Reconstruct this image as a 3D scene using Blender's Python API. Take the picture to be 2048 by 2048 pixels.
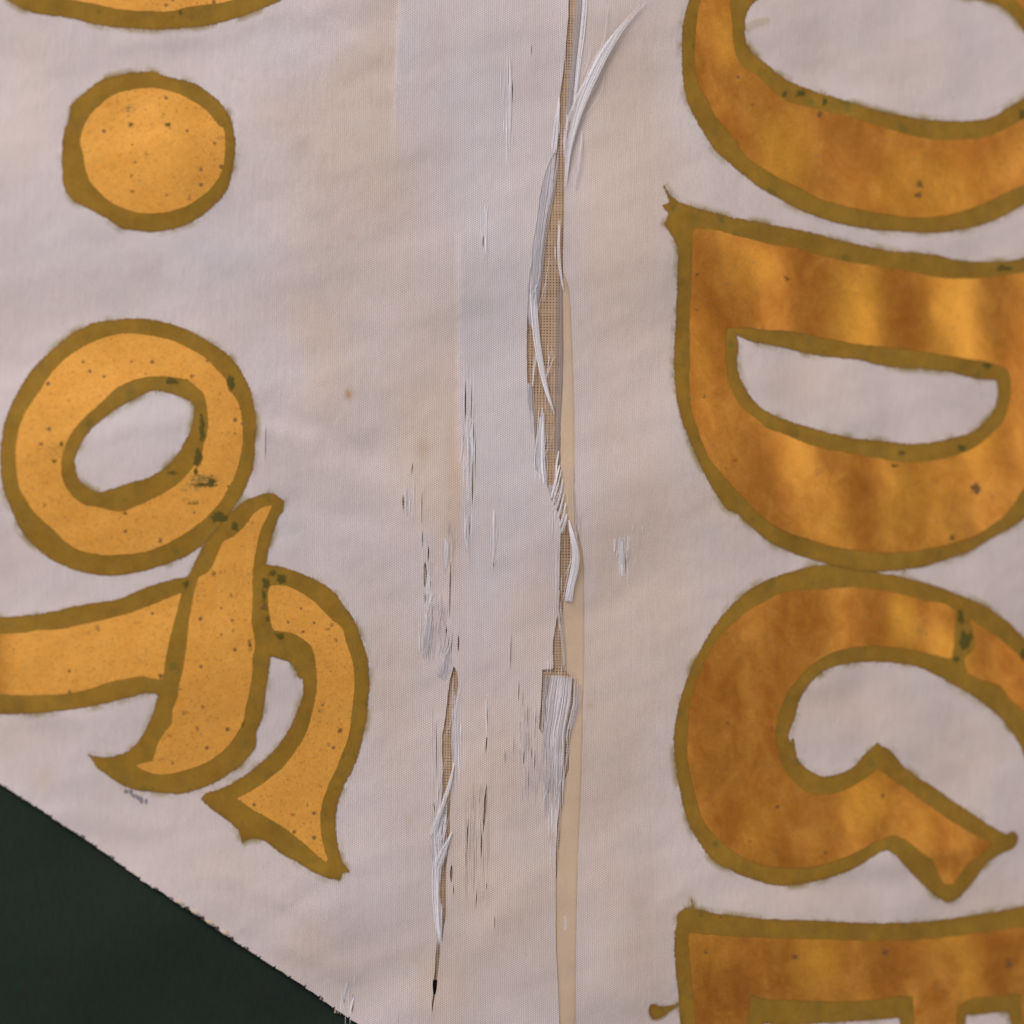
import bpy, math, random
import numpy as np
from mathutils import Vector, Matrix
from mathutils.geometry import delaunay_2d_cdt

random.seed(7); RNG = np.random.RandomState(7)
for o in list(bpy.data.objects): bpy.data.objects.remove(o)
SC = bpy.context.scene
COL = SC.collection
S = 1e-4                       # one unit of the cloth drawing is 0.1 mm
# ------------------------------------------------------------------ camera
LENS, SENS = 85.0, 36.0
DIST = LENS / SENS * 2048 * S
TILT = math.radians(17)
cam_d = bpy.data.cameras.new('camera'); cam = bpy.data.objects.new('camera', cam_d); COL.objects.link(cam)
cam_d.lens = LENS; cam_d.sensor_width = SENS; cam_d.sensor_fit = 'HORIZONTAL'
cam_d.clip_start = 0.01; cam_d.clip_end = 50
CP = np.array([-math.sin(TILT) * DIST, 0, math.cos(TILT) * DIST])
cam.location = CP
cam.rotation_euler = (0, -TILT, 0)
SC.camera = cam
cam_d.dof.use_dof = True
cam_d.dof.focus_distance = DIST - 0.001
cam_d.dof.aperture_fstop = 5.8
cam_d.dof.aperture_blades = 7
# ------------------------------------------------------------------ world, lamps, exposure
W = bpy.data.worlds.new('World'); SC.world = W; W.use_nodes = True
W.node_tree.nodes['Background'].inputs[0].default_value = (0.86, 0.84, 0.90, 1)
W.node_tree.nodes['Background'].inputs[1].default_value = 0.32
def lamp(name, loc, target, size, power, col):
    d = bpy.data.lights.new(name, 'AREA'); d.shape = 'SQUARE'; d.size = size; d.energy = power; d.color = col
    o = bpy.data.objects.new(name, d); COL.objects.link(o); o.location = loc
    o.rotation_euler = (Vector(target) - Vector(loc)).to_track_quat('-Z', 'Y').to_euler()
    return o
lamp('window_light', (-1.10, 1.30, 0.85), (0, 0, 0), 0.8, 34.5, (1.0, 0.95, 0.925))
lamp('added_side_light', (1.15, 0.15, 0.95), (0, 0, 0), 0.9, 3.4, (1.0, 0.95, 0.88))  # added lamp that raises highlights on the right-hand gold letters
SC.view_settings.view_transform = 'Standard'; SC.view_settings.look = 'None'
SC.view_settings.exposure = 0; SC.view_settings.gamma = 1
SC.render.film_transparent = False

# ------------------------------------------------------------------ cloth surface
_w = []
for lam, amp, n in ((620, 2.6, 6), (260, 0.8, 8), (90, 0.17, 10), (45, 0.06, 10)):
    for i in range(n):
        a = RNG.uniform(0, math.pi); l = lam * RNG.uniform(0.7, 1.4)
        _w.append((math.cos(a) * 2 * math.pi / l, math.sin(a) * 2 * math.pi / l, RNG.uniform(0, 6.28), amp))
RIDGES = [(560, 95, 760, 60, 34, -2.6), (540, 830, 740, 910, 30, -2.4), (600, 930, 800, 985, 30, 1.8), (470, 860, 620, 885, 16, 1.6), (620, 560, 700, 640, 24, 1.4), (560, 1000, 760, 1050, 22, -1.6), (130, 1600, 330, 1640, 22, 1.5), (500, 1850, 640, 1760, 24, -1.6), (430, 1720, 600, 1800, 20, 1.4), (560, 1870, 700, 1930, 18, 1.4), (620, 60, 740, 130, 16, 1.6), (250, 120, 470, 100, 18, 1.4), (20, 900, 60, 1180, 30, -1.4), (950, 1880, 1060, 1760, 28, 1.6), (1180, 1240, 1330, 1150, 24, -1.3), (1190, 860, 1300, 700, 30, 1.2), (1700, 1780, 1990, 1740, 20, 1.6), (1560, 90, 1800, 130, 26, -1.4), (240, 870, 360, 850, 16, 1.3),  (60, 1395, 190, 1425, 24, 2.0),
          (1700, 900, 1880, 885, 40, -3.0), (1380, 1795, 1340, 1830, 22, 2.2), (1480, 1800, 1900, 1800, 36, -2.4), (1560, 800, 1650, 830, 40, -1.8),
          (1500, 130, 1560, 115, 26, 1.8), (350, 70, 520, 60, 26, 1.5), (120, 640, 20, 740, 60, -2.0), (300, 540, 620, 500, 50, 1.8),
          (900, 1950, 1080, 2030, 44, -2.2), (690, 1980, 840, 1920, 40, -2.0), (1230, 1990, 1280, 1700, 50, 2.0), (1180, 340, 1320, 180, 40, -1.5),
          (1620, 1450, 1780, 1410, 36, -2.0), (1850, 1500, 1990, 1560, 40, 2.0)]
def h(x, y):
    """height in drawing units, x/y drawing units (y down) with 1024 the centre"""
    z = np.zeros_like(x)
    for kx, ky, p, a in _w: z = z + a * np.sin(kx * x + ky * y + p)
    # soft upright ripples on the right half
    m = np.clip((x - 1330) / 250, 0, 1); m = m * m * (3 - 2 * m)
    yy = (y - 1000)
    z = z + m * (1.0 * np.sin(2 * np.pi * (x + 0.06 * yy) / 196 + 2.6) + 0.45 * np.sin(2 * np.pi * (x - 0.1 * yy) / 113 + 1.0 + 0.002 * yy))
    for x0, y0, x1, y1, w, a in RIDGES:
        dx, dy = x1 - x0, y1 - y0; L = dx * dx + dy * dy
        t = np.clip(((x - x0) * dx + (y - y0) * dy) / L, 0, 1)
        d2 = (x - x0 - t * dx) ** 2 + (y - y0 - t * dy) ** 2
        z = z + 1.35 * a * np.exp(-d2 / (w * w))
    # the left side falls away a little
    q = np.clip(760 - x, 0, None)
    return z - q * q / 8200.0
CA, SA = math.cos(TILT), math.sin(TILT)
def P(pts, off=0.0):
    """drawing points as seen from the camera -> world points on the cloth (off in drawing units above it)"""
    pts = np.asarray(pts, float)
    k = SENS / LENS / 2048
    a = (pts[:, 0] - 1024) * k; b = -(pts[:, 1] - 1024) * k
    # camera axes: right (CA,0,SA), up (0,1,0), forward (SA,0,-CA)
    d = np.stack([a * CA + SA, b, a * SA - CA], 1)
    z = np.zeros(len(pts)) + off * S
    for _ in range(8):
        t = (z - CP[2]) / d[:, 2]
        X = CP[0] + t * d[:, 0]; Y = CP[1] + t * d[:, 1]
        z = (h(X / S + 1024, 1024 - Y / S) + off) * S
    return np.stack([X, Y, z], 1)

# ------------------------------------------------------------------ polygon tools
def smooth(loop, step=4.0, ragged=0.0, seed=0, corner=48):
    p = np.asarray(loop, float); n = len(p); out = []
    tan = np.zeros_like(p)
    for i in range(n):
        a, b, c = p[i - 1], p[i], p[(i + 1) % n]
        u, v = b - a, c - b; lu, lv = np.hypot(*u) + 1e-9, np.hypot(*v) + 1e-9
        ang = math.degrees(math.acos(max(-1, min(1, float(u @ v) / lu / lv))))
        if ang < corner: tan[i] = (u / lu + v / lv) / 2
    for i in range(n):
        a, b = p[i], p[(i + 1) % n]; L = np.hypot(*(b - a)); m = max(1, int(round(L / step)))
        for j in range(m):
            t = j / m; t2, t3 = t * t, t * t * t
            ta = tan[i] * L if tan[i].any() else (b - a); tb = tan[(i + 1) % n] * L if tan[(i + 1) % n].any() else (b - a)
            out.append((2 * t3 - 3 * t2 + 1) * a + (t3 - 2 * t2 + t) * ta + (-2 * t3 + 3 * t2) * b + (t3 - t2) * tb)
    q = np.array(out)
    if ragged:
        r = np.random.RandomState(seed); N = len(q)
        def nz(c):
            k = max(4, int(N / c)); v = r.uniform(-1, 1, k)
            return np.interp(np.arange(N), np.linspace(0, N, k + 1), np.append(v, v[0]))
        nrm = np.roll(q, -1, 0) - np.roll(q, 1, 0); nrm = np.stack([nrm[:, 1], -nrm[:, 0]], 1); nrm /= (np.hypot(nrm[:, 0], nrm[:, 1])[:, None] + 1e-9)
        q = q + nrm * (ragged * (0.45 * nz(1.3) + 0.7 * nz(4) + 0.6 * nz(11)))[:, None]
    return q
def seg_dist(pts, loops):
    best = np.full(len(pts), 1e9)
    for lp in loops:
        a = lp; b = np.roll(lp, -1, 0); d = b - a; L = (d ** 2).sum(1) + 1e-12
        for s in range(0, len(pts), 4000):
            q = pts[s:s + 4000]
            w = q[:, None, :] - a[None]
            t = np.clip((w * d[None]).sum(2) / L[None], 0, 1)
            e = w - t[..., None] * d[None]
            best[s:s + 4000] = np.minimum(best[s:s + 4000], (e ** 2).sum(2).min(1))
    return np.sqrt(best)
def inside(pts, lp):
    x, y = pts[:, 0], pts[:, 1]; r = np.zeros(len(pts), bool)
    a = lp; b = np.roll(lp, -1, 0)
    for (x0, y0), (x1, y1) in zip(a, b):
        if y0 == y1: continue
        c = ((y0 > y) != (y1 > y))
        if c.any(): r[c] ^= x[c] < (x1 - x0) * (y[c] - y0) / (y1 - y0) + x0
    return r
def signed(pts, loops):
    ins = np.zeros(len(pts), bool)
    for lp in loops: ins ^= inside(pts, lp)
    return np.where(ins, 1, -1) * seg_dist(pts, loops)
def cdt(points, loops, keep):
    vs = [tuple(p) for p in points]; ed = []
    for lp in loops:
        s = len(vs); vs += [tuple(p) for p in lp]; m = len(lp)
        ed += [(s + i, s + (i + 1) % m) for i in range(m)]
    v, e, f, *_ = delaunay_2d_cdt([Vector(p) for p in vs], ed, [], 0, 1e-4)
    v = np.array([tuple(p) for p in v]); f = np.array([t for t in f if len(t) == 3])
    c = v[f].mean(1)
    f = f[keep(c)]
    used = np.unique(f); mp = -np.ones(len(v), int); mp[used] = np.arange(len(used))
    v = v[used]; f = mp[f]
    # every face looks up (y runs down in the drawing)
    A, B, Cc = v[f[:, 0]], v[f[:, 1]], v[f[:, 2]]
    cr = (B[:, 0] - A[:, 0]) * (Cc[:, 1] - A[:, 1]) - (B[:, 1] - A[:, 1]) * (Cc[:, 0] - A[:, 0])
    f[cr > 0] = f[cr > 0][:, ::-1]
    return v, f
def grid(x0, y0, x1, y1, step, jit=0.25):
    gx, gy = np.meshgrid(np.arange(x0, x1, step), np.arange(y0, y1, step))
    g = np.stack([gx.ravel(), gy.ravel()], 1).astype(float)
    return g + RNG.uniform(-jit, jit, g.shape) * step
def mesh_obj(name, verts, faces, m, parent=None, attrs=None, shade=True):
    me = bpy.data.meshes.new(name); me.from_pydata([tuple(map(float, v)) for v in verts], [], [tuple(map(int, f)) for f in faces])
    for k, v in (attrs or {}).items():
        a = me.attributes.new(k, 'FLOAT', 'POINT'); a.data.foreach_set('value', np.asarray(v, np.float32))
    me.materials.append(m)
    if shade: me.polygons.foreach_set('use_smooth', [True] * len(me.polygons))
    me.update()
    o = bpy.data.objects.new(name, me); COL.objects.link(o); o.parent = parent
    return o
def patch(name, loops, m, parent, off, skirt=0.0, step=14, extra=None, fine=False):
    allp = np.concatenate(loops); x0, y0 = allp.min(0) - skirt; x1, y1 = allp.max(0) + skirt
    g = grid(x0, y0, x1, y1, step)
    sd = signed(g, loops); g = g[sd > step * 0.45]
    ring = []
    if skirt:
        for lp in loops:
            q = lp[::2] if len(lp) > 40 else lp
            n = np.roll(q, -1, 0) - np.roll(q, 1, 0); n = np.stack([n[:, 1], -n[:, 0]], 1); n /= (np.hypot(n[:, 0], n[:, 1])[:, None] + 1e-9)
            for dd in (skirt * 0.3, skirt): ring += [q + n * dd, q - n * dd]
            ring += [q + n * 3.0, q - n * 3.0]
        ring = np.concatenate(ring); s = signed(ring, loops)
        ring = ring[((s < -skirt * 0.25) & (s > -skirt * 1.02)) | ((s > 2.6) & (s < 3.4))]
        g = np.concatenate([g, ring])
    if skirt:
        keep = lambda c: signed(c, loops) > -skirt
    else:
        keep = lambda c: np.logical_xor.reduce([inside(c, lp) for lp in loops])
    v, f = cdt(g, loops, keep)
    s = signed(v, loops)
    s = np.where(np.abs(s) < 1e-3, 0, s)
    return mesh_obj(name, P(v, off), f, m, parent, {'sd': s})

# ------------------------------------------------------------------ node helpers
class NT:
    def __init__(s, name):
        s.m = bpy.data.materials.new(name); s.m.use_nodes = True; s.t = s.m.node_tree; s.N = s.t.nodes; s.L = s.t.links
        s.b = s.N['Principled BSDF']; s.out = s.N['Material Output']
        s.co = s.N.new('ShaderNodeTexCoord').outputs['Object']
    def put(s, sock, v):
        if isinstance(v, bpy.types.NodeSocket): s.L.new(v, sock)
        elif isinstance(v, (tuple, list)): sock.default_value = tuple(v) + ((1,) if len(v) == 3 and len(sock.default_value) == 4 else ())
        else: sock.default_value = v
    def math(s, op, a, b=0.0, c=0.0, clamp=False):
        n = s.N.new('ShaderNodeMath'); n.operation = op; n.use_clamp = clamp
        for i, v in enumerate((a, b, c)): s.put(n.inputs[i], v)
        return n.outputs[0]
    def mul(s, a, b): return s.math('MULTIPLY', a, b)
    def add(s, a, b): return s.math('ADD', a, b)
    def attr(s, n):
        a = s.N.new('ShaderNodeAttribute'); a.attribute_name = n; return a.outputs['Fac']
    def xyz(s):
        n = s.N.new('ShaderNodeSeparateXYZ'); s.L.new(s.co, n.inputs[0]); return n.outputs[0], n.outputs[1]
    def scaled(s, sx, sy, sz=1.0):
        n = s.N.new('ShaderNodeMapping'); s.L.new(s.co, n.inputs[0]); n.inputs['Scale'].default_value = (sx / S, sy / S, sz / S); return n.outputs[0]
    def noise(s, px, py=None, detail=3, rough=0.5, dist=0.0, off=0.0):
        py = py or px
        n = s.N.new('ShaderNodeTexNoise'); n.inputs['Detail'].default_value = detail; n.inputs['Roughness'].default_value = rough
        n.inputs['Scale'].default_value = 1; n.inputs['Distortion'].default_value = dist
        m = s.N.new('ShaderNodeMapping'); s.L.new(s.co, m.inputs[0]); m.inputs['Scale'].default_value = (1 / (px * S), 1 / (py * S), 1 / (px * S)); m.inputs['Location'].default_value = (off, off * .7, 0)
        s.L.new(m.outputs[0], n.inputs['Vector']); return n.outputs['Fac']
    def ramp(s, v, a, b, c=0.0, d=1.0):
        n = s.N.new('ShaderNodeMapRange'); n.clamp = True; n.interpolation_type = 'SMOOTHSTEP'
        s.put(n.inputs[0], v)
        for i, k in enumerate((a, b, c, d)): s.put(n.inputs[i + 1], k)
        return n.outputs[0]
    def mix(s, f, a, b):
        n = s.N.new('ShaderNodeMix'); n.data_type = 'RGBA'; s.put(n.inputs[0], f); s.put(n.inputs[6], a); s.put(n.inputs[7], b); return n.outputs[2]
    def scale_col(s, c, f):
        n = s.N.new('ShaderNodeVectorMath'); n.operation = 'SCALE'; s.put(n.inputs[0], c); s.put(n.inputs['Scale'], f); return n.outputs[0]
    def bump(s, hgt, dist, strength=1.0):
        n = s.N.new('ShaderNodeBump'); n.inputs['Strength'].default_value = strength; n.inputs['Distance'].default_value = dist * S
        s.L.new(hgt, n.inputs['Height']); s.L.new(n.outputs[0], s.b.inputs['Normal'])
    def dots(s, cell, thr, soft, seed=0.0):
        """sparse specks: per-cell random and distance"""
        v = s.N.new('ShaderNodeTexVoronoi'); v.feature = 'F1'; v.inputs['Scale'].default_value = 1
        m = s.N.new('ShaderNodeMapping'); s.L.new(s.co, m.inputs[0]); m.inputs['Scale'].default_value = (1 / (cell * S),) * 3; m.inputs['Location'].default_value = (seed, seed, 0)
        d = s.N.new('ShaderNodeVectorMath'); d.operation = 'MULTIPLY'; s.L.new(m.outputs[0], d.inputs[0]); d.inputs[1].default_value = (1, 1, 0)
        s.L.new(d.outputs[0], v.inputs['Vector'])
        sp = s.N.new('ShaderNodeSeparateColor'); s.L.new(v.outputs['Color'], sp.inputs[0])
        r = s.mul(s.ramp(sp.outputs[0], thr, 1.0), 0.42)            # radius, zero for most cells
        return s.math('MULTIPLY', s.ramp(s.math('SUBTRACT', r, v.outputs['Distance']), 0.0, soft), 1.0), sp.outputs[1]
def weave(t, px=3.85, py=4.1, a=0.38, b=0.85, wob=1.6):
    x, y = t.xyz()
    n1 = t.noise(70, 170, 2); n2 = t.noise(160, 60, 2, off=3)
    x = t.add(t.mul(x, 1 / S), t.mul(n1, wob * 5)); y = t.add(t.mul(y, 1 / S), t.mul(n2, wob * 9))
    cx = t.math('COSINE', t.mul(x, 2 * math.pi / px)); c2 = t.math('COSINE', t.mul(x, math.pi / px)); cy = t.math('COSINE', t.mul(y, 2 * math.pi / py))
    return t.add(t.mul(cx, a), t.mul(t.mul(c2, cy), b))

# ------------------------------------------------------------------ materials
def silk_mat(name, k=1.0):
    t = NT(name); b = t.b
    w = weave(t)
    st = t.attr('stain'); dk = t.attr('dark')
    big = t.noise(180, 230, 5, 0.6, 0.6); mid = t.noise(60, 90, 3, off=9); streak = t.noise(7, 420, 2, off=4); pile = t.noise(3.2, 26, 2, off=14)
    f = t.math('ADD', st, t.mul(t.math('SUBTRACT', big, 0.5), 0.85), clamp=True)
    c = t.mix(f, (0.630 * k, 0.558 * k, 0.572 * k), (0.645 * k, 0.518 * k, 0.450 * k))
    rb = t.ramp(t.noise(95, 150, 3, off=21), 0.56, 0.74, 0.0, 0.34)
    c = t.mix(rb, c, (0.66 * k, 0.535 * k, 0.515 * k))
    gy = t.ramp(t.noise(120, 90, 3, off=31), 0.55, 0.75, 0.0, 0.25)
    c = t.mix(gy, c, (0.54 * k, 0.53 * k, 0.50 * k))
    c = t.mix(dk, c, (0.50 * k, 0.30 * k, 0.16 * k))
    v = t.add(1.0, t.mul(w, 0.35)); v = t.add(v, t.mul(t.math('SUBTRACT', t.noise(3.4, 3.6, 2, 0.6, off=83), 0.5), 0.22))
    v = t.add(v, t.mul(t.math('SUBTRACT', streak, 0.5), 0.07))
    v = t.add(v, t.mul(t.math('SUBTRACT', mid, 0.5), 0.06))
    v = t.add(v, t.mul(t.math('SUBTRACT', pile, 0.5), 0.13))
    v = t.add(v, t.mul(t.ramp(t.noise(4.2, 5.0, 2, 0.7, off=44), 0.66, 0.84), 0.22))
    v = t.math('SUBTRACT', v, t.mul(t.ramp(t.noise(5.2, 5.6, 2, 0.7, off=54), 0.68, 0.86), 0.26))
    t.put(b.inputs['Base Color'], t.scale_col(c, v))
    b.inputs['Roughness'].default_value = 0.62; b.inputs['Specular IOR Level'].default_value = 0.25
    b.inputs['Sheen Weight'].default_value = 0.12; b.inputs['Sheen Roughness'].default_value = 0.4
    hh = t.add(t.mul(w, 0.25), t.add(t.mul(pile, 0.8), t.add(t.mul(streak, 0.6), t.mul(t.noise(34, 48, 4, off=5), 3.0))))
    t.bump(hh, 1.0, 0.55)
    return t.m
M_silk = silk_mat('worn_white_silk')
def paint_mat():
    t = NT('olive_gold_paint'); b = t.b
    n = t.noise(130, 120, 3); n2 = t.noise(24, 30, 3, off=5); x, y = t.xyz()
    th = t.noise(2.6, 11, 2, off=8); th2 = t.noise(11, 2.6, 2, off=12)
    c = t.mix(n, (0.270, 0.130, 0.015), (0.350, 0.205, 0.026))
    c = t.mix(t.ramp(n2, 0.45, 0.8, 0, 0.5), c, (0.245, 0.150, 0.035))
    edge = t.ramp(t.attr('sd'), 0.0, 7.0, 0.35, 0.0)
    c = t.mix(edge, c, (0.225, 0.10, 0.014))
    gr = t.ramp(t.noise(42, 46, 3, off=17), 0.62, 0.72, 0, 0.55)
    c = t.mix(gr, c, (0.15, 0.125, 0.022))
    v = t.add(0.94, t.mul(weave(t, a=.6, b=.4), 0.07)); v = t.add(v, t.mul(t.math('SUBTRACT', t.noise(5, 9, 3), 0.5), 0.26)); v = t.add(v, t.mul(t.math('SUBTRACT', t.noise(45, 60, 4, 0.65, off=23), 0.5), 0.70))
    c = t.mix(t.ramp(t.attr('sd'), -5.0, -0.5, 1.0, 0.0), c, (0.42, 0.34, 0.08))
    t.put(b.inputs['Base Color'], t.scale_col(c, v))
    b.inputs['Roughness'].default_value = 0.6; b.inputs['Specular IOR Level'].default_value = 0.12
    sd = t.attr('sd')
    body = t.ramp(t.add(sd, t.mul(t.math('SUBTRACT', t.add(th, th2), 1.0), 5.0)), -2.6, 0.8)
    halo = t.mul(t.ramp(sd, -15.0, 0.0, 0.0, 0.66), t.ramp(t.add(t.noise(60, 60, 2, off=2), t.mul(t.math('SUBTRACT', th, 0.5), 0.30)), 0.44, 0.72))
    al = t.math('MAXIMUM', body, halo)
    t.put(b.inputs['Alpha'], al)
    t.bump(t.noise(9, 9, 3), 0.5, 0.4)
    return t.m
M_paint = paint_mat()
def gold_mat():
    t = NT('gold_leaf'); b = t.b
    sd = t.attr('sd'); tone = t.attr('tone')
    pat = t.noise(60, 95, 4, 0.6, 0.4); fine = t.noise(5, 7, 4, 0.7, off=3); flakes = t.noise(16, 14, 4, 0.65, off=6)
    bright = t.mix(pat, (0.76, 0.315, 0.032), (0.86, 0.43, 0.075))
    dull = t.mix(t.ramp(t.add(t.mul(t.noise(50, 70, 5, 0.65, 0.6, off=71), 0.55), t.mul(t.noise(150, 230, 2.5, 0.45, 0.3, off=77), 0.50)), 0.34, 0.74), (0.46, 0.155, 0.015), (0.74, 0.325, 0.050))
    dull = t.mix(t.attr('painted_glow'), dull, (0.98, 0.47, 0.050)); dull = t.mix(t.attr('tarnish_shade'), dull, (0.40, 0.120, 0.010))
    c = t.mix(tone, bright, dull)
    worn = t.mul(t.ramp(t.noise(30, 55, 4, 0.7, off=40), 0.60, 0.80), t.math('SUBTRACT', 1.0, t.mul(tone, 0.4)))
    c = t.mix(t.mul(worn, 0.45), c, (0.62, 0.40, 0.12))
    c = t.mix(t.mul(t.ramp(fine, 0.53, 0.70), t.math('SUBTRACT', 0.75, t.mul(tone, 0.52))), c, (0.52, 0.19, 0.02))
    d1, r1 = t.dots(13, 0.86, 0.12, 1.0); d2, r2 = t.dots(6.5, 0.66, 0.25, 5.0)
    c = t.mix(t.mul(d1, t.math('SUBTRACT', 0.85, t.mul(tone, 0.6))), c, (0.17, 0.075, 0.022)); c = t.mix(t.mul(d2, t.math('SUBTRACT', 0.6, t.mul(tone, 0.35))), c, (0.36, 0.13, 0.02))
    crack = t.ramp(t.math('ABSOLUTE', t.math('SUBTRACT', t.noise(34, 26, 4, 0.7, 0.8, off=91), 0.5)), 0.0, 0.012, 1.0, 0.0)
    c = t.mix(t.mul(t.mul(crack, t.ramp(t.noise(50, 50, 2, off=93), 0.5, 0.7)), 0.5), c, (0.30, 0.12, 0.02))
    rub = t.ramp(t.add(t.add(t.noise(7, 4, 4, 0.75, off=60), t.mul(t.noise(75, 60, 2, off=61), 0.7)), t.mul(t.attr('rub'), 0.40)), 1.10, 1.24)
    c = t.mix(t.mul(rub, 0.8), c, (0.16, 0.115, 0.022))
    v = t.add(1.0, t.mul(weave(t, a=.6, b=.4), 0.08)); v = t.add(v, t.mul(t.math('SUBTRACT', flakes, 0.5), 0.22)); v = t.add(v, t.mul(t.math('SUBTRACT', t.noise(3.5, 4.5, 3, 0.7, off=15), 0.5), 0.50))
    t.put(b.inputs['Base Color'], t.scale_col(c, v))
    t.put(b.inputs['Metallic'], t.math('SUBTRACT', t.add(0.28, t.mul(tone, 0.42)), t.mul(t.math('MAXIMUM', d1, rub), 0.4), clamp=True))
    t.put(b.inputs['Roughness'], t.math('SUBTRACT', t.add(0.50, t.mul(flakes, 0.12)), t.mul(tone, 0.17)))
    al = t.ramp(t.add(sd, t.mul(t.math('SUBTRACT', t.noise(4, 4, 2, off=33), 0.5), 3.5)), -0.9, 0.6)
    t.put(b.inputs['Alpha'], al)
    t.bump(t.add(t.mul(flakes, 0.9), t.mul(t.mul(t.noise(150, 260, 0.6, off=50), 8.0), tone)), 1.0, 0.6)
    return t.m
M_gold = gold_mat()
def simple(name, c0, c1, px=14, py=None, rough=0.7, var=0.1, spec=0.2, bump=0.6, sheen=0.0, alpha=1.0, fib=False):
    t = NT(name); n = t.noise(px, py, 3); c = t.mix(n, c0, c1)
    v = t.add(1.0, t.mul(t.math('SUBTRACT', t.noise(4, 4, 2, off=3), 0.5), var * 2))
    if fib: v = t.mul(v, t.add(0.84, t.mul(t.attr('fib'), 0.26)))
    t.put(t.b.inputs['Base Color'], t.scale_col(c, v)); t.b.inputs['Roughness'].default_value = rough; t.b.inputs['Specular IOR Level'].default_value = spec
    t.b.inputs['Sheen Weight'].default_value = sheen; t.b.inputs['Alpha'].default_value = alpha
    t.bump(n, bump, 0.5); return t.m
M_thread = simple('bare_silk_thread', (0.84, 0.80, 0.83), (0.93, 0.90, 0.94), 30, 160, 0.42, 0.12, 0.5, 0.2, 0.2, fib=True)
M_grey_thread = simple('grey_silk_thread', (0.66, 0.585, 0.595), (0.76, 0.69, 0.71), 30, 160, 0.5, 0.12, 0.35, 0.2, 0.1, fib=True)
M_warm_thread = simple('warm_silk_thread', (0.64, 0.52, 0.46), (0.76, 0.66, 0.62), 30, 160, 0.5, 0.12, 0.4, 0.2, 0.1, fib=True)
M_sheer = simple('sheer_silk_thread', (0.64, 0.59, 0.63), (0.76, 0.73, 0.78), 30, 160, 0.5, 0.12, 0.4, 0.2, 0.1, 0.72, fib=True)
M_faint = simple('faint_olive_smear', (0.42, 0.30, 0.07), (0.50, 0.38, 0.12), 20, 20, 0.7, 0.1, 0.1, 0.2, 0.0, 0.17)
M_net = simple('tan_net', (0.45, 0.300, 0.190), (0.59, 0.415, 0.285), 60, 90, 0.8, 0.14, 0.1)
M_lining = simple('brown_lining', (0.050, 0.026, 0.014), (0.085, 0.045, 0.022), 40, 40, 0.9, 0.15, 0.05)
def chip_mat(name, c0, c1):
    t = NT(name); c = t.mix(t.noise(16, 16, 3), c0, c1); t.put(t.b.inputs['Base Color'], c); t.b.inputs['Roughness'].default_value = 0.75; t.b.inputs['Specular IOR Level'].default_value = 0.1
    t.put(t.b.inputs['Alpha'], t.ramp(t.add(t.attr('sd'), t.mul(t.math('SUBTRACT', t.noise(5, 5, 3, 0.7, off=9), 0.5), 9.0)), -1.5, 2.6, 0.0, 0.9)); return t.m
M_chip = chip_mat('dark_green_paint_loss', (0.070, 0.075, 0.014), (0.15, 0.105, 0.022)); M_greychip = chip_mat('grey_brown_stain', (0.17, 0.085, 0.040), (0.25, 0.13, 0.045))
M_stitch = simple('cream_stitch_thread', (0.52, 0.40, 0.28), (0.66, 0.55, 0.44), 12, 12, 0.6, 0.15, 0.2)
M_dstitch = simple('brown_needle_hole', (0.05, 0.03, 0.025), (0.12, 0.07, 0.055), 12, 12, 0.8, 0.2, 0.1)
def green_mat():
    t = NT('dark_green_silk'); w = weave(t, 3.85, 4.1, .8, .3); n = t.noise(150, 150, 3); n2 = t.noise(40, 60, 3, off=6)
    c = t.mix(n, (0.0150, 0.0270, 0.0200), (0.0205, 0.0285, 0.0205)); c = t.mix(t.ramp(n2, 0.6, 0.8, 0, 0.35), c, (0.028, 0.019, 0.014))
    v = t.add(1.0, t.add(t.mul(w, 0.20), t.mul(t.math('SUBTRACT', t.noise(3.5, 24, 2), 0.5), 0.5)))
    t.put(t.b.inputs['Base Color'], t.scale_col(c, v)); t.b.inputs['Roughness'].default_value = 0.8; t.b.inputs['Specular IOR Level'].default_value = 0.10
    t.bump(t.add(w, t.noise(20, 30, 3)), 0.6, 0.5); return t.m
M_green = green_mat()
def ribbon_mat():
    t = NT('beige_twill_ribbon'); x, y = t.xyz()
    q = t.math('COSINE', t.mul(t.add(x, t.mul(y, -1.35)), 2 * math.pi / (4.1 * S)))
    n = t.noise(30, 150, 3); c = t.mix(n, (0.640, 0.455, 0.305), (0.690, 0.515, 0.375))
    c = t.mix(t.ramp(t.noise(50, 120, 2, off=7), 0.55, 0.75, 0, 0.5), c, (0.58, 0.45, 0.36))
    v = t.add(1.0, t.add(t.mul(q, 0.09), t.mul(t.math('SUBTRACT', t.noise(3, 8, 2), 0.5), 0.16)))
    t.put(t.b.inputs['Base Color'], t.scale_col(c, v)); t.b.inputs['Roughness'].default_value = 0.6; t.b.inputs['Specular IOR Level'].default_value = 0.25
    t.bump(q, 0.5, 0.4); return t.m
M_ribbon = ribbon_mat()

# ------------------------------------------------------------------ the banner
banner = bpy.data.objects.new('banner', None); COL.objects.link(banner)
banner['label'] = 'worn white silk banner with gold lettering and torn upright splits, lying on dark green cloth'
banner['category'] = 'banner'
def part(o, label=None, kind=None):
    if label: o['label'] = label
    if kind: o['kind'] = kind
    return o

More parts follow.
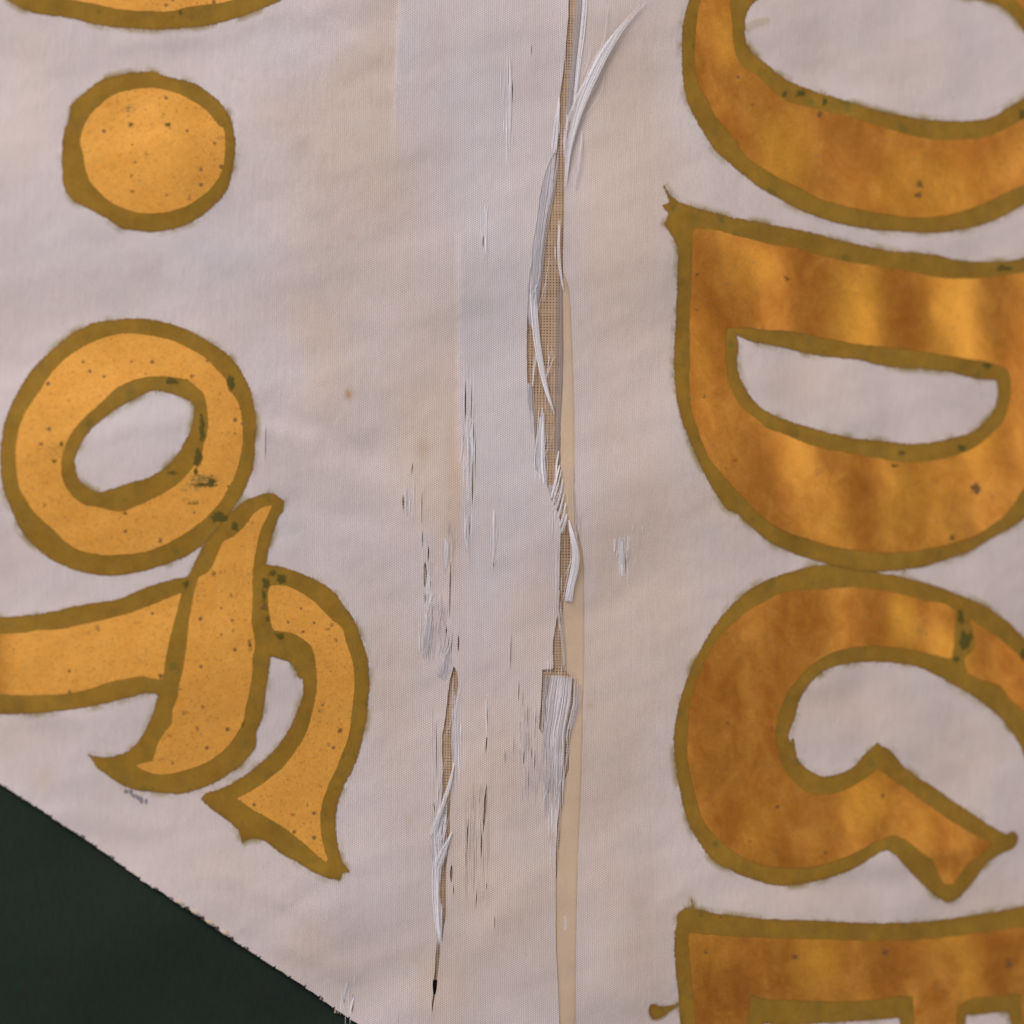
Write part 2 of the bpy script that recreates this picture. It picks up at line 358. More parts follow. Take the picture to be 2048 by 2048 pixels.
# --- silk outline, tears and slits
L_EDGE = [(1137, -260), (1137, 0), (1134, 60), (1130, 110), (1124, 160), (1119, 200), (1117, 260), (1114, 296), (1106, 310), (1096, 330), (1088, 355), (1080, 390), (1074, 440), (1067, 480),
          (1064, 520), (1058, 560), (1055, 620), (1053, 700), (1055, 780), (1057, 815), (1066, 830), (1069, 870), (1072, 940), (1090, 958), (1094, 970), (1098, 985), (1104, 1005),
          (1115, 1022), (1121, 1052), (1120, 1100), (1119, 1140), (1117, 1193), (1115, 1224), (1110, 1255), (1105, 1293), (1105, 1338), (1084, 1339), (1082, 1400), (1078, 1457),
          (1086, 1472), (1104, 1478), (1128, 1473), (1126, 1530), (1120, 1580), (1119, 1609), (1113, 1659), (1112, 1700), (1111, 1800), (1112, 1900), (1115, 1960), (1118, 2048), (1121, 2330)]
R_EDGE = [(1175, -260), (1173, 0), (1170, 60), (1163, 90), (1158, 150), (1150, 200), (1140, 245), (1132, 290), (1129, 330), (1128, 400), (1127, 450), (1126, 510), (1127, 545),
          (1134, 562), (1140, 600), (1144, 680), (1146, 740), (1148, 800), (1149, 900), (1149, 960), (1150, 1020), (1153, 1050), (1160, 1080), (1166, 1110), (1168, 1160), (1168, 1300),
          (1168, 1360), (1166, 1400), (1164, 1480), (1163, 1536), (1161, 1600), (1158, 1660), (1156, 1700), (1154, 1800), (1153, 1850), (1152, 1900), (1151, 2048), (1150, 2330)]
HEM = [(-260, 1402), (0, 1566), (42, 1594), (74, 1613), (106, 1637), (146, 1661), (180, 1684), (212, 1708), (246, 1732), (281, 1759), (310, 1775), (334, 1793), (371, 1814), (398, 1833),
       (424, 1851), (456, 1873), (490, 1895), (525, 1918), (557, 1939), (592, 1960), (623, 1984), (650, 2005), (676, 2021), (703, 2040), (725, 2055), (1000, 2240), (1100, 2310)]
# saw-toothed hem: the cloth steps between overcast stitches
HEMR = []
hp = np.array(HEM, float)
seg = np.hypot(*(hp[1:] - hp[:-1]).T); cum = np.concatenate([[0], np.cumsum(seg)])
STEP = 36.0
rr = random.Random(3); s_ = 0.0
while s_ < cum[-1]:
    x = np.interp(s_, cum, hp[:, 0]); y = np.interp(s_, cum, hp[:, 1])
    dx, dy = 0.84, 0.545; nx, ny = 0.545, -0.84      # up into the silk
    a = rr.uniform(1.2, 4.6)
    HEMR.append((x - nx * a * 0.3, y - ny * a * 0.3)); HEMR.append((x + dx * STEP * .45, y + dy * STEP * .45 + rr.uniform(-1, 1)))
    HEMR.append((x + dx * STEP * .86 - nx * 1.0, y + dy * STEP * .86 - ny * 1.0)); HEMR.append((x + dx * STEP * .93 + nx * a, y + dy * STEP * .93 + ny * a))
    s_ += STEP
def smooth_open(pts, step=6, rag=0.0, seed=1):
    p = np.asarray(pts, float); out = []
    r = np.random.RandomState(seed)
    for i in range(len(p) - 1):
        a, b = p[i], p[i + 1]; pa = p[max(i - 1, 0)]; nb = p[min(i + 2, len(p) - 1)]; L = np.hypot(*(b - a)); m = max(1, int(L / step))
        ta, tb = (b - pa) / 2, (nb - a) / 2
        if L < 30 or np.hypot(*(a - pa)) < 30 and abs((a - pa)[0]) > 12: ta = tb = b - a
        for j in range(m):
            t = j / m; t2, t3 = t * t, t ** 3
            q = (2 * t3 - 3 * t2 + 1) * a + (t3 - 2 * t2 + t) * ta + (-2 * t3 + 3 * t2) * b + (t3 - t2) * tb
            out.append(q + np.array([r.uniform(-rag, rag), 0]))
    out.append(p[-1]); return np.array(out)
Le = smooth_open(L_EDGE, 6, 0.5, 1); Re = smooth_open(R_EDGE, 6, 0.4, 2)
left_loop = np.array([(-260, -260)] + [tuple(p) for p in Le] + [tuple(p) for p in reversed(HEMR) if p[0] > -255 and p[0] < 1105] + [(-260, 1402)])
right_loop = np.array([(2330, -260), (2330, 2330)] + [tuple(p) for p in Re[::-1]])
T2a = [(907, 1333), (912, 1342), (915, 1360), (914, 1384), (909, 1409), (904, 1443), (902, 1480), (904, 1512), (904, 1543), (901, 1574), (899, 1623), (899, 1667), (896, 1700), (893, 1729), (892, 1775),
       (892, 1821), (887, 1862), (884, 1884), (880, 1850), (879, 1800), (878, 1750), (880, 1715), (880, 1680), (878, 1650), (880, 1620), (884, 1590), (885, 1540), (885, 1470), (888, 1450), (893, 1412), (899, 1366)]
T2b = [(875, 1874), (879, 1892), (877, 1930), (875, 1952), (874, 1975), (871, 1990), (868, 2003), (865, 2030), (864, 2004), (866, 1986), (865, 1966), (869, 1945), (871, 1914)]
LENS_ = [(931, 760, 931, 852, 3.4), (939, 872, 938, 955, 5.6), (948, 840, 947, 900, 3), (947, 902, 944, 1010, 6.4), (939, 1028, 938, 1076, 3.2), (825, 925, 823, 950, 2.4), (806, 988, 806, 1022, 3.4),
         (845, 1060, 844, 1102, 2.2), (857, 1090, 856, 1124, 3.4), (850, 1122, 849, 1175, 8.5), (861, 1160, 859, 1182, 3.4), (851, 1186, 849, 1209, 5), (858, 1232, 853, 1262, 4.6), (849, 1266, 847, 1292, 2.4),
         (901, 1120, 899, 1240, 3.0), (893, 1250, 892, 1274, 2.4), (891, 1274, 883, 1315, 3.0), (917, 1268, 916, 1305, 3.4), (1022, 1266, 1021, 1342, 2.0), (1038, 1360, 1037, 1405, 1.8),
         (974, 1412, 974, 1466, 1.8), (974, 1468, 971, 1508, 3.2), (973, 1565, 966, 1668, 5.2), (963, 1658, 962, 1718, 3.0), (937, 1630, 930, 1750, 3.2), (903, 1728, 902, 1765, 5.4), (907, 1768, 907, 1792, 2.2),
         (867, 1603, 869, 1624, 3.4), (1048, 1500, 1047, 1530, 2.6), (973, 1764, 973, 1780, 1.8), (954, 1776, 951, 1820, 1.8), (1063, 88, 1062, 112, 1.8), (1025, 158, 1024, 208, 2.4), (967, 470, 966, 495, 3.4),
         (1041, 1440, 1040, 1490, 1.8), (1064, 1490, 1062, 1520, 1.6), (1098, 1540, 1096, 1588, 2.6), (688, 1986, 688, 2014, 3.4), (706, 1986, 705, 2028, 3.6), (532, 846, 530, 924, 1.8), (987, 1122, 987, 1138, 1.6),
         (1252, 1092, 1250, 1150, 1.8), (1056, 1400, 1054, 1460, 1.6), (1028, 1470, 1027, 1510, 1.4), (1070, 1500, 1069, 1545, 1.8), (1010, 1500, 1010, 1530, 1.4), (928, 790, 927, 905, 1.6), (943, 760, 942, 860, 1.8), (951, 860, 950, 960, 1.6), (844, 980, 843, 1050, 1.6), (866, 1205, 862, 1280, 1.8), (899, 1270, 893, 1320, 2.0), (905, 1262, 901, 1330, 1.8), (873, 1440, 872, 1560, 1.8), (878, 1560, 876, 1610, 1.6), (960, 1570, 958, 1640, 1.4), (1046, 1380, 1045, 1440, 1.4), (1072, 1420, 1069, 1480, 1.6), (1058, 1530, 1057, 1580, 1.4), (989, 1830, 989, 1860, 1.4)]
LR_SLITS = [(1146, 945, 1146, 985, 0)]
def lens(x0, y0, x1, y1, w):
    n = max(4, int(math.hypot(x1 - x0, y1 - y0) / 7)); L = []; R = []
    r = random.Random(int(x0 * 7 + y0))
    for i in range(n + 1):
        t = i / n; k = math.sin(math.pi * t) ** 0.9 * w / 2 * (0.8 if w < 4 else 1); x = x0 + (x1 - x0) * t; y = y0 + (y1 - y0) * t
        if i in (0, n): L.append((x, y)) if i == 0 else R.append((x, y)); continue
        L.append((x - k + r.uniform(-.15, .15) * w * .5, y)); R.append((x + k + r.uniform(-.15, .15) * w * .5, y))
    return np.array(L + [R[-1]] + R[:-1][::-1])
holes = [smooth(T2a, 5, 0.7, 4), smooth(T2b, 5, 0.6, 5)] + [lens(*l) for l in LENS_]
holes_L = [q for q in holes if q[:, 0].mean() < 1140]; holes_R = [q for q in holes if q[:, 0].mean() > 1140]
STAIN = [(1190, 1320, 22, 60, .6), (1170, 1600, 30, 120, .4), (1100, 1750, 30, 150, .4), (1000, 1560, 30, 60, .4), (680, 300, 120, 150, .55), (640, 520, 90, 150, .5), (560, 230, 70, 60, .4), (700, 170, 55, 70, .7), (790, 500, 90, 260, .35), (860, 820, 80, 220, .55), (650, 770, 60, 110, .5), (620, 670, 60, 60, .35),
         (880, 930, 60, 120, .7), (760, 150, 30, 200, .6), (900, 1080, 22, 130, .7), (1250, 300, 90, 300, .6), (1220, 200, 45, 110, .5), (1200, 600, 55, 300, .45), (1290, 700, 80, 260, .3), (1250, 1150, 90, 220, .7), (1230, 1400, 60, 200, .75),
         (1210, 1750, 60, 260, .5), (1290, 1900, 60, 160, .55), (1340, 1250, 60, 180, .4), (1000, 1650, 110, 260, .45), (980, 1450, 80, 120, .35), (1060, 1250, 50, 120, .5), (800, 1400, 70, 200, .4), (750, 1280, 60, 160, .3),
         (880, 1980, 50, 80, .7), (1000, 1850, 120, 150, .35), (620, 1890, 60, 70, .6), (760, 1950, 120, 80, .35), (60, 120, 60, 120, .4), (60, 270, 40, 70, .35), (30, 1470, 70, 60, .5), (85, 1560, 20, 30, .6), (400, 1740, 140, 60, .35),
         (1440, 1000, 60, 60, .55), (1600, 760, 120, 70, .35), (1620, 1420, 90, 60, .45), (1750, 1420, 100, 80, .35), (1900, 1650, 80, 200, .3), (1560, 1800, 200, 50, .3), (1780, 120, 150, 60, .2), (1950, 1500, 60, 60, .3), (2000, 1800, 60, 50, .4),
         (20, 1100, 80, 70, .35), (1180, 1450, 26, 80, .7), (930, 1700, 30, 90, .8), (940, 1640, 26, 120, .5)]
COOL = [(950, 300, 90, 300, .6), (1000, 800, 70, 300, .55), (980, 1100, 70, 150, .4), (450, 500, 200, 80, .4), (580, 90, 100, 60, .4), (300, 830, 120, 80, .4), (560, 1060, 70, 80, .3), (560, 700, 60, 60, .3), (100, 480, 120, 100, .3), (1960, 60, 60, 60, .3)]
DARKS = [(698, 787, 6, 10, 1.3), (744, 192, 3, 12, .35), (736, 235, 3, 8, .3), (476, 156, 16, 2, .45), (706, 473, 10, 5, .28), (915, 1000, 5, 90, .35), (900, 1030, 4, 60, .4), (1179, 1412, 5, 6, .4), (814, 1655, 3, 14, .5), (845, 895, 10, 30, .4), (903, 930, 14, 80, .25),
         (605, 290, 14, 14, .2), (43, 524, 2, 2, .6), (1251, 893, 2, 2, .5), (1120, 1750, 3, 60, .3)]
def blobs(v, lst):
    r = np.zeros(len(v))
    for x, y, a, b, s in lst: r += s * np.exp(-(((v[:, 0] - x) / a) ** 2 + ((v[:, 1] - y) / b) ** 2))
    return r
SEAMS = [(799, -40, 786, 262), (916, 470, 915, 1060)]
def silk_panel(loop, hol, label):
    x0, y0 = loop.min(0); x1, y1 = loop.max(0)
    g = grid(x0, y0, x1, y1, 11)
    g = g[inside(g, loop)]
    e = seg_dist(g, [loop]); g = g[e > 4]
    for hl in hol:
        a0, a1 = hl.min(0) - 8, hl.max(0) + 8
        near = (g[:, 0] > a0[0]) & (g[:, 0] < a1[0]) & (g[:, 1] > a0[1]) & (g[:, 1] < a1[1])
        bad = np.zeros(len(g), bool)
        if near.any():
            gi = np.where(near)[0]; bad[gi] = inside(g[gi], hl) | (seg_dist(g[gi], [hl]) < 3)
        g = g[~bad]
    seam = []
    for xa, ya, xb, yb in SEAMS:
        for t_ in np.arange(0, 1, 8 / abs(yb - ya)):
            seam += [(xa + (xb - xa) * t_ - 1.2, ya + (yb - ya) * t_), (xa + (xb - xa) * t_ + 1.2, ya + (yb - ya) * t_)]
    fine = seam + [(x, y) for x, y, a, b, s in DARKS for _ in range(24) for x, y in [(x + random.gauss(0, a), y + random.gauss(0, b))]]
    fine = np.array(fine); fine = fine[inside(fine, loop)]
    if len(fine):
        fine = fine[seg_dist(fine, [loop] + hol) > 3]; g = np.concatenate([g, fine])
    def keep(c):
        k = inside(c, loop)
        for hl in hol: k &= ~inside(c, hl)
        return k
    v, f = cdt(g, [loop] + hol, keep)
    # edges of tears lift a little
    ed = seg_dist(v, [loop] + hol)
    lift = 0.8 * np.exp(-(ed / 7.0) ** 2)
    far = (v[:, 0] < -200) | (v[:, 0] > 2280) | (v[:, 1] < -200) | (v[:, 1] > 2250)
    lift[far] = 0
    st = np.clip(0.36 + blobs(v, STAIN) * 0.85 - 0.8 * blobs(v, COOL), 0, 1.2); st += np.clip((v[:, 0] - 1150) / 900, 0, 0.18)
    step = np.zeros(len(v))
    for (xa, ya, xb, yb), k, (f0, f1) in zip(SEAMS, (0.55, 0.40), ((-60, 300), (430, 1100))):
        d = v[:, 0] - (xa + (xb - xa) * (v[:, 1] - ya) / (yb - ya)); fy = np.clip((v[:, 1] - f0) / 60, 0, 1) * np.clip((f1 - v[:, 1]) / 90, 0, 1)
        st += fy * np.where(d < 0, k * np.exp(d / 26), -k * np.exp(-d / 40)); step += fy * np.where(d > 0, 1.1 * np.exp(-d / 14), 0)
    st = np.clip(st, 0, 1.2); lift = lift + step * (ed > 8)
    pos = P(v, 0.0); pos[:, 2] += lift * S
    o = mesh_obj('silk_panel', pos, f, M_silk, banner, {'stain': st, 'dark': np.clip(blobs(v, DARKS), 0, 1)})
    return part(o, label)
silk_panel(left_loop, holes_L, 'lavender white silk left of the main tear, split by thin slits')
silk_panel(right_loop, holes_R, 'warm white silk right of the beige ribbon')

# --- beige ribbon under the right panel
RB = [(1126, 535), (1127, 700), (1125, 780), (1122, 840), (1121, 900), (1122, 960), (1127, 1010), (1130, 1040), (1136, 1060), (1142, 1090), (1143, 1150), (1136, 1190), (1127, 1202), (1126, 1260), (1128, 1290),
      (1130, 1340), (1140, 1352), (1149, 1360), (1151, 1372), (1149, 1400), (1145, 1440), (1142, 1470), (1138, 1500), (1137, 1540), (1128, 1562), (1126, 1600), (1123, 1620), (1119, 1680), (1115, 1740), (1108, 1790), (1104, 1900), (1106, 1960), (1108, 2048), (1112, 2330)]
rb = smooth_open(RB, 8, 0.3, 5)
part(patch('ribbon', [np.array([tuple(p) for p in rb] + [(x, 2330) for x in range(1124, 1215, 12)] + [(1215, y) for y in range(2330, 535, -12)] + [(x, 535) for x in range(1215, 1130, -12)])], M_ribbon, banner, -1.3, step=10), 'beige twill ribbon showing in the gap beside the main tear')
# --- dark green silk showing past the hem
gc = patch('green_cloth', [smooth([(-255, -255), (2325, -255), (2325, 2325), (-255, 2325)], 40, corner=1)], M_green, None, -8.5, step=18)
gc['kind'] = 'structure'; gc['label'] = 'dark green cloth showing below the slanting hem at the lower left'
# --- net and lining behind the tears
def ribbon_strip(pts, w, off):
    p = np.asarray(pts, float); d = np.gradient(p, axis=0); n = np.stack([-d[:, 1], d[:, 0]], 1); n /= np.hypot(n[:, 0], n[:, 1])[:, None] + 1e-9
    return np.concatenate([P(p - n * w / 2, off), P(p + n * w / 2, off)])
V = []; F = []; base = 0
def push(vv):
    global base
    m = len(vv) // 2; V.append(vv); F.extend([(base + i, base + i + 1, base + m + i + 1, base + m + i) for i in range(m - 1)]); base += 2 * m
rn = random.Random(5)
def net_area(x0, x1, y0, y1):
    y = y0
    while y < y1:
        xs = np.arange(x0, x1 + 11, 11.0); yy = y + 1.2 * np.sin(xs / 61 + y / 90) + rn.uniform(-.25, .25)
        push(ribbon_strip(np.stack([xs, yy], 1), rn.uniform(3.4, 4.9), -3.0)); y += 5.65 + rn.uniform(-.35, .35)
    x = x0
    while x < x1:
        ys = np.arange(y0, y1 + 12, 12.0); xx = x + 1.0 * np.sin(ys / 140 + x / 50) - (ys - 1000) * 0.006
        push(ribbon_strip(np.stack([xx, ys], 1), rn.uniform(3.0, 4.3), -2.6)); x += 5.9 + rn.uniform(-.35, .35)
net_area(1000, 1222, -40, 2115); net_area(780, 1000, 400, 1958); net_area(840, 900, 1992, 2060); net_area(510, 556, 830, 940); net_area(676, 724, 1966, 2022)
o = part(mesh_obj('net_lining', np.concatenate(V), F, M_net, banner, shade=False), 'open tan net seen through the tears', 'stuff')
# --- lettering
PAINTED_GLOW = [(1612, 285, 48, 75, 0.56), (1480, 50, 22, 60, 0.37), (1940, 350, 130, 80, 0.34), (1560, 380, 50, 40, 0.25), (1785, 600, 62, 95, 0.59), (1990, 580, 60, 120, 0.43), (1545, 520, 60, 50, 0.31), (2050, 800, 50, 130, 0.50), (1430, 690, 35, 90, 0.15), (1715, 1040, 60, 70, 0.25),  # brighter leaf pieces plus bright reflections painted into the gold colour
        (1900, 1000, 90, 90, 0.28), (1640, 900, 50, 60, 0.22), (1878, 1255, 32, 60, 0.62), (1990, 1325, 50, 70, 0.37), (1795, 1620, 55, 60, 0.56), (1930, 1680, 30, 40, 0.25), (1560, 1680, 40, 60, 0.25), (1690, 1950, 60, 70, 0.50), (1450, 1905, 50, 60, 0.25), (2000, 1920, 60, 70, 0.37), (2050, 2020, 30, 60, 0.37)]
TARN_SHADE = [(1770, 310, 55, 70, 0.39), (1480, 240, 40, 50, 0.24), (1900, 620, 45, 90, 0.42), (1640, 600, 60, 80, 0.32), (1440, 540, 60, 70, 0.24), (1560, 930, 60, 70, 0.42), (1790, 1000, 40, 90, 0.35), (1800, 1240, 44, 60, 0.42), (1620, 1250, 60, 50, 0.21), (1450, 1400, 60, 80, 0.24), (1480, 1600, 60, 50, 0.21),  # duller leaf pieces plus dim reflection bands painted into the gold colour
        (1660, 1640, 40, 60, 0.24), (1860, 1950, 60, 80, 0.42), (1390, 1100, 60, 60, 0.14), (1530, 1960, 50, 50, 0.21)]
RUBS = [(405, 965, 40, 22, 1.0), (430, 895, 40, 12, .8), (385, 1005, 60, 10, .7), (120, 905, 34, 45, .6), (330, 245, 24, 18, .7), (262, 250, 18, 14, .6), (425, 275, 34, 40, .5), (490, 1150, 26, 60, .35), (640, 1420, 60, 90, .25), (1605, 215, 60, 22, .6), (1915, 1260, 24, 50, .6),
        (1590, 1725, 45, 16, .9), (1560, 560, 34, 18, .5), (190, 1290, 22, 70, .5), (560, 1620, 70, 40, .3), (1780, 350, 30, 30, .3), (640, 1230, 40, 40, .35), (430, 1300, 40, 90, .3), (260, 1080, 60, 20, .4)]
def letter(outer_loops, gold_sets, label, off, tone, rag=1.0, seed=1, chips=()):
    loops = [smooth(l, 4.0, rag * 1.0, seed * 31 + i) for i, l in enumerate(outer_loops)]
    o = part(patch('letter', loops, M_paint, banner, off, skirt=14.0, step=16), label)
    for k, gs in enumerate(gold_sets):
        gl = [smooth(l, 4.0, rag * 0.9, seed * 57 + k * 5 + i) for i, l in enumerate(gs)]
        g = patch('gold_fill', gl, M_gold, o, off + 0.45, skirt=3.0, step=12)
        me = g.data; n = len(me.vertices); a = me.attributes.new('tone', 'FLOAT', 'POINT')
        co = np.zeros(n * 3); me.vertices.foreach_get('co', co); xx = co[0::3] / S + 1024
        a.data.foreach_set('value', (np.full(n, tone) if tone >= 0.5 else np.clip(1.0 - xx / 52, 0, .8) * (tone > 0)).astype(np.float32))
        yy = 1024 - co[1::3] / S; wv = np.zeros(n)
        for x_, y_, a_, b_, s_ in RUBS: wv += s_ * np.exp(-((xx - x_) / a_) ** 2 - ((yy - y_) / b_) ** 2)
        me.attributes.new('rub', 'FLOAT', 'POINT').data.foreach_set('value', wv.astype(np.float32))
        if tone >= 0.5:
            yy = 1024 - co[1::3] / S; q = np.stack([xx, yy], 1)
            for nm, lst in (('painted_glow', PAINTED_GLOW), ('tarnish_shade', TARN_SHADE)):
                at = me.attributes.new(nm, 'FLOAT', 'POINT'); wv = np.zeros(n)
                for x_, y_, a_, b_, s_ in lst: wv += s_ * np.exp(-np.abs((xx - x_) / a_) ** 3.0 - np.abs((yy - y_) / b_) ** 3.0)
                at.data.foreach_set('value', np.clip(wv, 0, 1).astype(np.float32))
    for cx, cy, rx, ry, kind in chips:
        r = random.Random(int(cx * 3 + cy)); m = 22; pts = []
        for i in range(m):
            a = 2 * math.pi * i / m; k = 0.78 + 0.30 * r.uniform(-1, 1)
            sq = 1 / max(abs(math.cos(a)), abs(math.sin(a))) ** 0.5
            pts.append((cx + rx * k * sq * math.cos(a), cy + ry * k * sq * math.sin(a)))
        patch('paint_chip', [np.array(pts)], M_greychip if kind else M_chip, o, off + 0.9, skirt=3.0, step=5)
    return o

# top left round letter, mostly above the picture
letter([[(16, 0), (40, 13), (66, 24), (100, 30), (135, 34), (201, 49), (265, 56), (345, 57), (424, 48), (477, 34), (512, 21), (538, 10), (560, 0), (600, -40), (620, -110), (590, -190), (480, -235), (300, -250), (120, -235), (20, -190), (-20, -110), (-10, -40)],
        [(170, -90), (250, -70), (350, -72), (430, -95), (440, -130), (380, -165), (260, -170), (170, -140)]],
       [[[(105, -12), (148, 0), (201, 10), (238, 19), (299, 22), (352, 21), (368, 15), (413, 9), (461, 1), (510, -16), (555, -50), (575, -110), (550, -165), (460, -200), (300, -212), (140, -200), (50, -165), (22, -110), (45, -50)],
         [(140, -60), (250, -38), (350, -40), (450, -62), (478, -125), (400, -195), (250, -200), (135, -160)]]],
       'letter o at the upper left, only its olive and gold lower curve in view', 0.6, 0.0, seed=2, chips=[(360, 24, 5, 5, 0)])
def c5(pts, ox, oy): return [(ox + x / 3.7734, oy + y / 3.7734) for x, y in pts]
letter([c5([(1090, 542), (1160, 545), (1260, 580), (1400, 610), (1500, 650), (1600, 720), (1680, 800), (1740, 900), (1765, 1000), (1772, 1150), (1750, 1300), (1710, 1430), (1600, 1560), (1480, 1650), (1350, 1710), (1180, 1745),
             (1050, 1740), (900, 1710), (800, 1640), (650, 1560), (580, 1530), (490, 1420), (475, 1250), (475, 1100), (490, 980), (520, 900), (530, 840), (525, 800), (590, 740), (650, 690), (760, 610), (900, 570), (1000, 550)], 0, 0)],
       [[c5([(1100, 668), (1230, 675), (1350, 710), (1500, 790), (1600, 880), (1650, 945), (1685, 970), (1698, 1080), (1690, 1230), (1650, 1340), (1560, 1450), (1450, 1530), (1300, 1590), (1150, 1608), (1000, 1595), (880, 1550),
             (760, 1460), (680, 1370), (640, 1250), (625, 1150), (605, 1080), (620, 990), (680, 870), (760, 790), (860, 715), (960, 685)], 0, 0)]],
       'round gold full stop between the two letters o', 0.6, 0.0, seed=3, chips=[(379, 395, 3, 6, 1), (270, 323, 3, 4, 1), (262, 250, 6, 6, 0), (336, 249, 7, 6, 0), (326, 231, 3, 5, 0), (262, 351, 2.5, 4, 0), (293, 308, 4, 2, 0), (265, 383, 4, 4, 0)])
o_outer = c5([(1000, 472), (1150, 480), (1300, 520), (1450, 580), (1600, 665), (1720, 750), (1800, 850), (1870, 980), (1905, 1100), (1925, 1250), (1920, 1450), (1905, 1600), (1870, 1700), (1820, 1800), (1760, 1900)], 0, 512) + \
    c5([(1690, 70), (1580, 200), (1500, 270), (1400, 330), (1250, 390), (1050, 450), (850, 475), (700, 465), (550, 430), (420, 370), (300, 290), (200, 190), (130, 80)], 0, 1024) + \
    c5([(60, 1850), (15, 1700), (5, 1550), (15, 1400), (40, 1250), (90, 1120), (150, 1000), (230, 880), (330, 770), (440, 670), (560, 580), (700, 510), (850, 485)], 0, 512)
o_hole = c5([(1190, 1012), (1300, 1040), (1400, 1075), (1450, 1110), (1470, 1190), (1450, 1300), (1400, 1400), (1320, 1520), (1230, 1610), (1130, 1670), (1000, 1710), (850, 1760), (750, 1780), (680, 1760), (590, 1680), (565, 1600),
             (570, 1500), (620, 1400), (680, 1310), (770, 1235), (880, 1150), (1000, 1080), (1100, 1030)], 0, 512)
o_g = c5([(980, 582), (1150, 605), (1300, 640), (1430, 700), (1560, 775), (1650, 870), (1700, 930), (1720, 1010), (1770, 1060), (1810, 1150), (1830, 1280), (1830, 1400), (1810, 1530), (1780, 1640), (1740, 1720), (1680, 1830), (1620, 1910)], 0, 512) + \
    c5([(1500, 90), (1350, 190), (1230, 250), (1100, 300), (900, 325), (750, 320), (600, 290), (500, 230), (400, 130), (300, 40)], 0, 1024) + \
    c5([(260, 1932), (200, 1850), (150, 1750), (125, 1620), (120, 1500), (130, 1380), (160, 1250), (210, 1150), (300, 1020), (380, 900), (480, 790), (600, 705), (750, 630), (860, 595)], 0, 512)
o_gh = c5([(1200, 905), (1300, 915), (1400, 930), (1480, 990), (1540, 1050), (1560, 1150), (1570, 1300), (1540, 1420), (1510, 1520), (1450, 1600), (1350, 1710), (1250, 1780), (1100, 1860), (980, 1910), (900, 1932), (750, 1900),
           (620, 1870), (530, 1790), (475, 1700), (460, 1580), (490, 1440), (550, 1320), (640, 1220), (760, 1110), (880, 1000), (1000, 940), (1100, 915)], 0, 512)
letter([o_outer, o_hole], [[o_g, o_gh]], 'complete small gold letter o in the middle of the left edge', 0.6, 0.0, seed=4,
       chips=[(343, 761, 14, 8, 0), (462, 765, 8, 16, 0), (404, 855, 7, 30, 0), (396, 915, 10, 20, 0), (410, 970, 28, 5, 0), (425, 962, 12, 8, 0), (393, 942, 5, 12, 0), (437, 1035, 18, 13, 0), (166, 722, 4, 4, 1), (385, 752, 4, 4, 1), (321, 1080, 4, 6, 1),
              (440, 786, 3, 4, 1), (123, 888, 4, 7, 0), (108, 922, 6, 4, 0), (82, 887, 6, 4, 0), (89, 1011, 3, 5, 1), (248, 1026, 7, 3, 0), (386, 1007, 12, 2.5, 0), (345, 945, 12, 4, 0)])
FO = [(-250, 1240), (-120, 1240), (0, 1235), (53, 1231), (119, 1221), (172, 1209), (239, 1198), (292, 1176), (345, 1160), (376, 1152), (392, 1122), (408, 1088), (424, 1070), (443, 1046), (460, 1028), (476, 1014), (494, 1000), (512, 994), (528, 988), (549, 989), (560, 997), (568, 1002),
      (565, 1021), (558, 1030), (552, 1045), (541, 1077), (536, 1103), (532, 1127), (540, 1131), (565, 1135), (605, 1149), (637, 1164), (666, 1183), (684, 1207), (708, 1241), (719, 1270), (732, 1310), (737, 1342), (737, 1382), (732, 1435), (724, 1475), (713, 1520), (705, 1536), (682, 1584),
      (671, 1623), (670, 1661), (676, 1695), (684, 1722), (698, 1743), (684, 1744), (679, 1760), (660, 1756), (631, 1745), (592, 1722), (565, 1708), (538, 1687), (523, 1679), (505, 1676), (490, 1679), (485, 1684), (477, 1661), (451, 1637), (424, 1618), (402, 1598), (413, 1586), (437, 1581),
      (477, 1560), (505, 1540), (525, 1522), (552, 1496), (578, 1459), (592, 1429), (605, 1395), (607, 1376), (606, 1358), (594, 1353), (592, 1342), (578, 1323), (560, 1316), (541, 1310), (537, 1342), (533, 1368), (528, 1403), (523, 1437), (512, 1464), (510, 1493), (496, 1514), (474, 1536),
      (464, 1541), (445, 1555), (413, 1570), (366, 1585), (318, 1584), (278, 1580), (252, 1573), (225, 1557), (207, 1544), (196, 1536), (186, 1522), (175, 1509), (196, 1513), (225, 1514), (260, 1501), (281, 1477), (297, 1448), (310, 1416), (317, 1388), (289, 1386), (265, 1392), (212, 1406),
      (159, 1416), (80, 1425), (40, 1427), (0, 1427), (-120, 1420), (-250, 1410)]
G1 = [(-215, 1272), (-100, 1272), (0, 1268), (53, 1264), (66, 1261), (106, 1260), (172, 1248), (239, 1232), (292, 1215), (363, 1186), (355, 1220), (345, 1257), (334, 1302), (329, 1342), (326, 1358), (315, 1358), (284, 1353), (252, 1358), (225, 1363), (186, 1376), (133, 1387), (80, 1390), (34, 1391), (0, 1388), (-100, 1384), (-215, 1376)]
